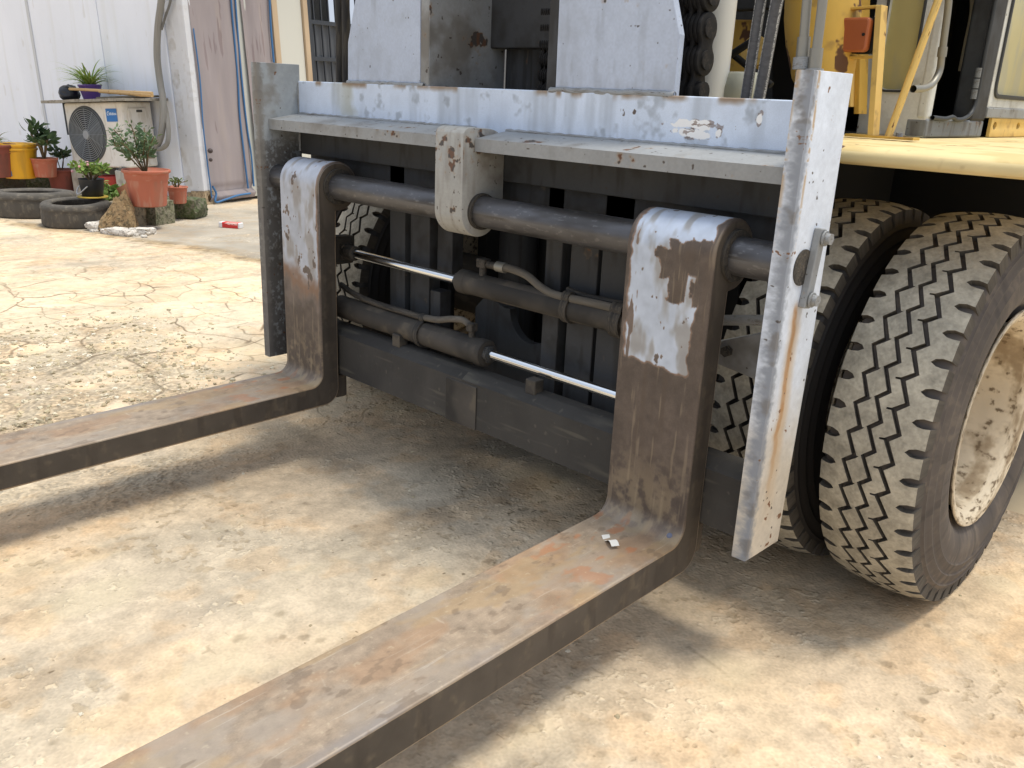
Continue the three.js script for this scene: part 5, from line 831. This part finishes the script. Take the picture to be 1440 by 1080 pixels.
// blocks, rock and rubble along the front
stone('concrete_block', 'pale concrete block under the large terracotta pot', 'block', back(182, 319, 0, 0.1), 0.22, 0.17, 0.2, plainStone, 0.5, 0.05, 3, 0.9);
stone('concrete_block', 'moss-stained block beside the pale one under the pot', 'block', back(222, 317, 0, 0.1), 0.16, 0.17, 0.2, halfMoss, 0.4, 0.06, 7, 0.9);
stone('mossy_stone', 'low mossy stone with the small terracotta pot on it', 'stone', back(256, 308, 0, 0.12), 0.34, 0.15, 0.26, mossy, 0.7, 0.2, 12, 0.6);
stone('mossy_stone', 'mossy block under the yellow bucket', 'stone', back(42, 268, 0, 0.1), 0.36, 0.15, 0.24, mossy, 0.2, 0.1, 15, 0.85);
stone('mossy_stone', 'dark grey block under the far red pot', 'stone', back(6, 272, 0, 0.1), 0.34, 0.16, 0.24, stoneTex(0.3, [84, 82, 78]), 0.2, 0.1, 19, 0.85);
stone('pointed_rock', 'pointed brown rock leaning against the pale concrete block', 'rock', back(168, 328, 0, 0.1), 0.24, 0.21, 0.17, rockM, 0.9, 0.6, 41, 0.35, undefined, 0.62);
const rubbleM = stoneTex(0, [206, 200, 190]);
stone('plaster_slab', 'flat white plaster slab in front of the brown rock', 'rubble', back(172, 332, 0, 0.03), 0.22, 0.045, 0.12, rubbleM, 0.4, 0.12, 23, 0.7);
for (const [u, v, w, i] of [[128, 322, 0.13, 1], [140, 325, 0.15, 2], [150, 330, 0.09, 3], [196, 332, 0.13, 4], [208, 331, 0.11, 5], [203, 336, 0.05, 6], [188, 334, 0.06, 7], [133, 328, 0.05, 8]]) stone('plaster_rubble', 'small lump of crumbled white plaster round the brown rock', 'rubble', back(u, v, 0, 0.03), w, w * 0.4, w * 0.7, rubbleM, i, 0.35, i * 5, 0.5, 'crumbled plaster lumps by the rock');

// two worn tyres lying flat
function flatTyre(P, R, h, sd, label) {
  const g = lathe([[R * 0.60, 0.01], [R * 0.62, 0], [R * 0.92, 0], [R, 0.02], [R * 1.0, h * 0.55], [R * 0.985, h * 0.72], [R * 1.01, h * 0.76], [R * 0.99, h * 0.90], [R * 0.94, h * 0.965], [R * 0.84, h], [R * 0.72, h * 0.985], [R * 0.67, h * 0.93], [R * 0.66, h * 0.88], [R * 0.72, h * 0.72], [R * 0.85, h * 0.45], [R * 0.72, h * 0.1], [R * 0.60, 0.01]], 56), p = g.attributes.position;
  for (let i = 0; i < p.count; i++) { const a = Math.atan2(p.getZ(i), p.getX(i)), k = 1 + 0.02 * Math.sin(a * 2 + sd) + 0.012 * Math.sin(a * 5 + sd * 2); p.setXYZ(i, p.getX(i) * k, p.getY(i) * (1 + 0.05 * Math.sin(a + sd)), p.getZ(i) * k); } g.computeVertexNormals();
  const t = thing('old_tyre', label, 'tyre'); t.position.copy(P);
  part('casing', g, mat(maps(512, 256, (u, v, o) => { const n = fbm(u * 20, v * 6, 5), n2 = fbm(u * 80, v * 30, 4), L = 0.8 + 0.4 * n; o[0] = 84 * L; o[1] = 80 * L; o[2] = 74 * L; mixc(o, [132, 124, 108], 0.5 * sm(0.5, 0.7, n2 * 0.6 + n * 0.4)); o[3] = n2; }, 'cb'), { roughness: 0.9, bumpScale: 0.003 }), t);
  part('soil', new THREE.CircleGeometry(R * 0.78, 30).rotateX(-Math.PI / 2).translate(0, h * 0.52, 0), soilM, t); return t;
}
{ const a = gp(50, 308), b = gp(108, 323); flatTyre(back(50, 309, 0, 0.29), 0.30, 0.18, 1, 'wide old tyre lying flat behind the other'); flatTyre(back(110, 324, 0, 0.225), 0.225, 0.175, 4, 'smaller old tyre lying flat with a black pot on it'); void a; void b; }

// pots
{ const P = back(210, 292, 0.165, 0.12), t = potted('potted_plant', 'large terracotta pot with a bushy dark green shrub', P, { rb: 0.115, rt: 0.150, h: 0.25 }); bush(t, V3(0, 0.21, 0), { stems: 14, leaves: 34, len: 0.042, wid: 0.011, height: 0.34, spread: 0.19, color: '#62785f', puff: 0.05, shift: V3(-0.03, 0, 0.04) }); }
{ const P = back(251, 287, 0.13, 0.06), t = potted('potted_plant', 'small terracotta pot with sparse weeds on the mossy stone', P, { rb: 0.055, rt: 0.072, h: 0.125, lip: 0.006 }); bush(t, V3(0, 0.10, 0), { stems: 5, leaves: 10, len: 0.03, wid: 0.008, height: 0.09, spread: 0.07, color: '#6a7a48' }); }
{ // weedy twigs behind the small pot
  const P = back(243, 268, 0, 0.2), t = thing('weed', 'thin grey-green weed between the small pot and the wall', 'weed'); t.position.copy(P); bush(t, V3(0, 0, 0), { stems: 7, leaves: 18, len: 0.035, wid: 0.007, height: 0.62, spread: 0.16, color: '#69755a', from: 0.45, puff: 0.05 }); }
{ const P = back(65, 250, 0.17, 0.08), t = potted('potted_plant', 'terracotta pot with thick-leaved plant on upright stems', P, { rb: 0.08, rt: 0.105, h: 0.16, lip: 0.008 }); bush(t, V3(0, 0.13, 0), { stems: 6, leaves: 17, len: 0.085, wid: 0.022, height: 0.30, spread: 0.13, color: '#465c40', from: 0.72, puff: 0.05, stemR: 0.008, shift: V3(0.02, 0, 0.03) }); }
{ const P = back(90, 270, 0.03, 0.1), t = potted('potted_plant', 'dark red pot with one thin stemmed plant', P, { rb: 0.09, rt: 0.125, h: 0.19, lip: 0.008, pm: terrDark }); bush(t, V3(0, 0.15, 0), { stems: 3, leaves: 22, len: 0.06, wid: 0.018, height: 0.26, spread: 0.07, color: '#46593f', from: 0.6, puff: 0.05 }); }
{ const P = back(-4, 250, 0.17, 0.1), t = potted('potted_plant', 'dark red pot of drooping strap leaves behind the yellow bucket', P, { rb: 0.12, rt: 0.165, h: 0.27, pm: terrDark }); blades(t, V3(0, 0.24, 0), 46, 0.24, 0.007, '#7d8f4e', 1.3); }
{ // purple pot on the board
  const t = thing('potted_plant', 'purple pot with spider plant on the grey board', 'potted plant'), c = inHouse(124, 124, 'z', 0.22); placed(t, c.x, acTop + 0.027, 0.2);
  part('pot', lathe([[0, 0], [0.062, 0], [0.066, 0.005], [0.092, 0.108], [0.097, 0.11], [0.097, 0.122], [0.09, 0.122], [0.086, 0.10], [0, 0.098]], 32), flat('#5c3f86', 0.45), t); part('soil', new THREE.CircleGeometry(0.086, 24).rotateX(-Math.PI / 2).translate(0, 0.104, 0), soilM, t); blades(t, V3(0, 0.10, 0), 110, 0.33, 0.0065, '#93ad5e', 1.2); }
{ // black bucket pot in the smaller tyre
  const P = back(131, 280, 0.19, 0.08), t = thing('potted_plant', 'black bucket of pale flowering greenery standing in the smaller tyre', 'potted plant'); t.position.copy(P);
  part('pot', lathe([[0, 0], [0.068, 0], [0.085, 0.13], [0.09, 0.132], [0.086, 0.135], [0.078, 0.12], [0, 0.11]], 30), flat('#1d2228', 0.5), t); part('rim_band', lathe([[0.075, 0.0], [0.10, 0.004], [0.102, 0.012], [0.075, 0.014]], 30), flat('#b59a38', 0.6), t); part('handle', tube([[-0.088, 0.12, 0.01], [-0.08, 0.06, 0.07], [0.0, 0.03, 0.10], [0.08, 0.09, 0.06]], 0.004, 24, 6), flat('#b8bcc0', 0.5), t);
  bush(t, V3(0, 0.10, 0), { stems: 14, leaves: 20, len: 0.04, wid: 0.014, height: 0.15, spread: 0.13, color: '#7f9a58', from: 0.4 }); const fl = []; const fg = new THREE.IcosahedronGeometry(0.010, 0); for (let i = 0; i < 14; i++) fl.push(fg.clone().translate(rr(-0.11, 0.11), rr(0.17, 0.26), rr(-0.11, 0.11))); const f = part('blossom', merge(fl), flat('#cf9aa2', 0.8), t); f.userData.kind = 'stuff'; }
{ const P = back(163, 290, 0.1, 0.12), t = thing('leafy_plant', 'low light green plant behind the brown rock', 'plant'); t.position.copy(P); bush(t, V3(0, -0.1, 0), { stems: 12, leaves: 16, len: 0.055, wid: 0.02, height: 0.26, spread: 0.15, color: '#7b9656', from: 0.4 }); }
{ const P = back(170, 284, 0.14, 0.02); const s = new THREE.CylinderGeometry(0.10, 0.085, 0.10, 20, 1, true, 0.4, 1.5); const o = single('pot_shard', s, new THREE.MeshStandardMaterial({ color: new THREE.Color('#8e6045'), roughness: 0.9, side: THREE.DoubleSide }), 'curved broken pot shard above the brown rock', 'shard'); o.position.copy(P).add(V3(-0.08, 0.05, -0.02)); o.rotation.set(0.2, 0.9, 0.25); }
{ // yellow bucket
  const P = back(30, 252, 0.155, 0.12), t = thing('yellow_bucket', 'yellow plastic bucket with soil on the mossy block', 'bucket'); t.position.copy(P);
  const yb = mat(maps(256, 128, (u, v, o) => { const n = fbm(u * 10, v * 5, 4), L = 0.92 + 0.14 * n; o[0] = 222 * L; o[1] = 168 * L; o[2] = 34 * L; mixc(o, [158, 120, 60], 0.5 * sm(0.56, 0.72, n)); o[3] = n; }, 'c'), { roughness: 0.45, bumpScale: 0.0005 });
  part('shell', lathe([[0, 0], [0.118, 0], [0.122, 0.006], [0.148, 0.235], [0.158, 0.237], [0.159, 0.252], [0.150, 0.254], [0.151, 0.268], [0.160, 0.270], [0.160, 0.29], [0.148, 0.29], [0.143, 0.26], [0, 0.255]], 44), yb, t);
  part('soil', new THREE.CircleGeometry(0.145, 28).rotateX(-Math.PI / 2).translate(0, 0.262, 0), flat('#9a8a60', 1), t);
  part('handle', tube([[-0.15, 0.245, 0.03], [-0.10, 0.20, 0.12], [0.0, 0.19, 0.155], [0.11, 0.22, 0.115], [0.155, 0.245, 0.0]], 0.004, 30, 6), flat('#b98e2c', 0.5), t);
  { const g = new THREE.CylinderGeometry(0.1335, 0.126, 0.11, 20, 1, true, -0.22, 0.42).translate(0, 0.08, 0).rotateY(0.55); part('paper_label', g, new THREE.MeshStandardMaterial({ color: new THREE.Color('#5d7fa8'), roughness: 0.6, side: THREE.DoubleSide }), t); } }
// supports under the air conditioner
{ const wm = mat(maps(128, 128, (u, v, o) => { const n = fbm(u * 8, v * 8, 4); o[0] = 168 + 40 * n; o[1] = 164 + 40 * n; o[2] = 152 + 40 * n; mixc(o, [110, 104, 92], 0.5 * sm(0.55, 0.7, n)); o[3] = n; }, 'c'), { roughness: 0.9, bumpScale: 0.003 });
  const hgt2 = acBot - 0.02; const a = single('support_block', boxUV(rbox(-0.09, 0.09, 0, hgt2, -0.17, 0.17, 0.01)), wm, 'white support block under the fan end of the air conditioner', 'block'); placed(a, acX0 + 0.07, 0, 0.2);
  const b = single('support_block', boxUV(rbox(-0.09, 0.09, 0, hgt2, -0.17, 0.17, 0.01)), wm, 'white support block under the pipe end of the air conditioner', 'block'); placed(b, acX1 - 0.09, 0, 0.2);
  const c = single('red_bucket', lathe([[0, 0], [0.09, 0], [0.12, 0.2], [0.128, 0.205], [0.12, 0.212], [0.11, 0.19], [0, 0.18]], 30), flat('#b23c34', 0.5), 'red plastic tub under the air conditioner', 'tub'); placed(c, (acX0 + acX1) / 2 + 0.06, 0.04, 0.28);
  const d = stone('loose_brick', 'worn brick under the red tub', 'brick', fromHouse((acX0 + acX1) / 2 + 0.06, 0, 0.28), 0.22, 0.05, 0.2, plainStone, 0.2, 0.05, 31, 0.9); void d; }
// red and white packet on the slab
{ const P = back(325, 321, 0, 0.03), g = rbox(-0.085, 0.085, 0, 0.04, -0.03, 0.03, 0.006, 3), cv = maps(128, 64, (u, v, o) => { const n = fbm(u * 6, v * 4, 3); o[0] = 206; o[1] = 50; o[2] = 46; if (u < 0.18 || u > 0.93) { o[0] = o[1] = o[2] = 226; } if (v > 0.62 && u > 0.3 && u < 0.9 && n > 0.5) { o[0] = 236; o[1] = 200; o[2] = 190; } o[3] = n; }, 'c'); { const p = g.attributes.position, uv = g.attributes.uv; for (let i = 0; i < p.count; i++) uv.setXY(i, (p.getX(i) + 0.085) / 0.17, p.getY(i) / 0.04); } const o = single('litter_packet', g, mat(cv, { roughness: 0.5 }), 'crushed red and white packet on the concrete', 'litter'); o.position.copy(P); o.rotation.y = 0.55; }
// scraps lying on the near fork
{ const P = V3(0.565, 0.2187, 0.155); const g = new THREE.PlaneGeometry(0.05, 0.016, 8, 3), p = g.attributes.position; for (let i = 0; i < p.count; i++) p.setZ(i, 0.006 * Math.sin(p.getX(i) * 120) + 0.004); g.rotateX(-Math.PI / 2); const q = zp(858, 762, 0.1); void q; const s = gp(858, 763, 0.2165); const o = single('paper_scrap', g, new THREE.MeshStandardMaterial({ color: 0xd8d6d0, roughness: 0.8, side: THREE.DoubleSide }), 'crumpled white scrap lying on the heel of the near fork', 'scrap'); o.position.set(s.x, s.y + 0.001, s.z); o.rotation.y = -0.5; void P; 
  const k = gp(942, 757, 0.222), st = new THREE.IcosahedronGeometry(0.0075, 1); const b = single('pebble', st, flat('#6f7384', 0.8), 'small blue-grey pebble on the heel of the near fork', 'pebble'); b.position.set(k.x, 0.226, k.z); }


// loose gravel on the broken patch and crumbs over the yard
function gravel(name, n, place, smin, smax, hexes) {
  const g = new THREE.IcosahedronGeometry(1, 1), p = g.attributes.position; for (let i = 0; i < p.count; i++) { const v = V3().fromBufferAttribute(p, i), k = 0.8 + 0.45 * hsh(Math.round(v.x * 9) + 40, Math.round(v.y * 9) * 3 + Math.round(v.z * 9) + 70); p.setXYZ(i, v.x * k, v.y * k * 0.6, v.z * k * 0.85); } g.computeVertexNormals();
  const m = new THREE.InstancedMesh(toCreasedNormals(g, 0.4), new THREE.MeshStandardMaterial({ color: 0xffffff, roughness: 0.95 }), n), M4 = new THREE.Matrix4(), col = new THREE.Color();
  for (let i = 0; i < n; i++) { const [x, z] = place(), s = mix(smin, smax, Math.pow(rnd(), 3.2)); M4.compose(V3(x, heightAt(x, z) - s * 0.05, z), new THREE.Quaternion().setFromEuler(new THREE.Euler(rr(-0.4, 0.4), rnd() * 6.28, rr(-0.4, 0.4))), V3(s, s, s)); m.setMatrixAt(i, M4); col.set(hexes[Math.floor(rnd() * hexes.length)]); col.multiplyScalar(rr(0.85, 1.1)); m.setColorAt(i, col); }
  m.name = name; m.castShadow = m.receiveShadow = true; m.userData = { kind: 'stuff', label: 'loose pale gravel scattered over the broken concrete', category: 'gravel' }; scene.add(m); return m;
}
const stonesHex = ['#c0b394', '#b0a284', '#d2c8ae', '#9a8e74', '#d8d0bc', '#a89d84'];
gravel('gravel', 4200, () => { for (;;) { const x = rr(-4.2, -0.9), z = rr(-1.4, 1.5); if (rnd() < Math.min(1, roughMask(x, z)) * (0.3 + fbm(x * 5, z * 5, 3))) return [x, z]; } }, 0.0015, 0.012, stonesHex);
gravel('scattered_grit', 420, () => [rr(-4.5, 2.0), rr(-0.9, 1.3)], 0.0012, 0.006, stonesHex).userData.label = 'fine stray grit on the dusty concrete between the forks';

renderer.render(scene, camera);
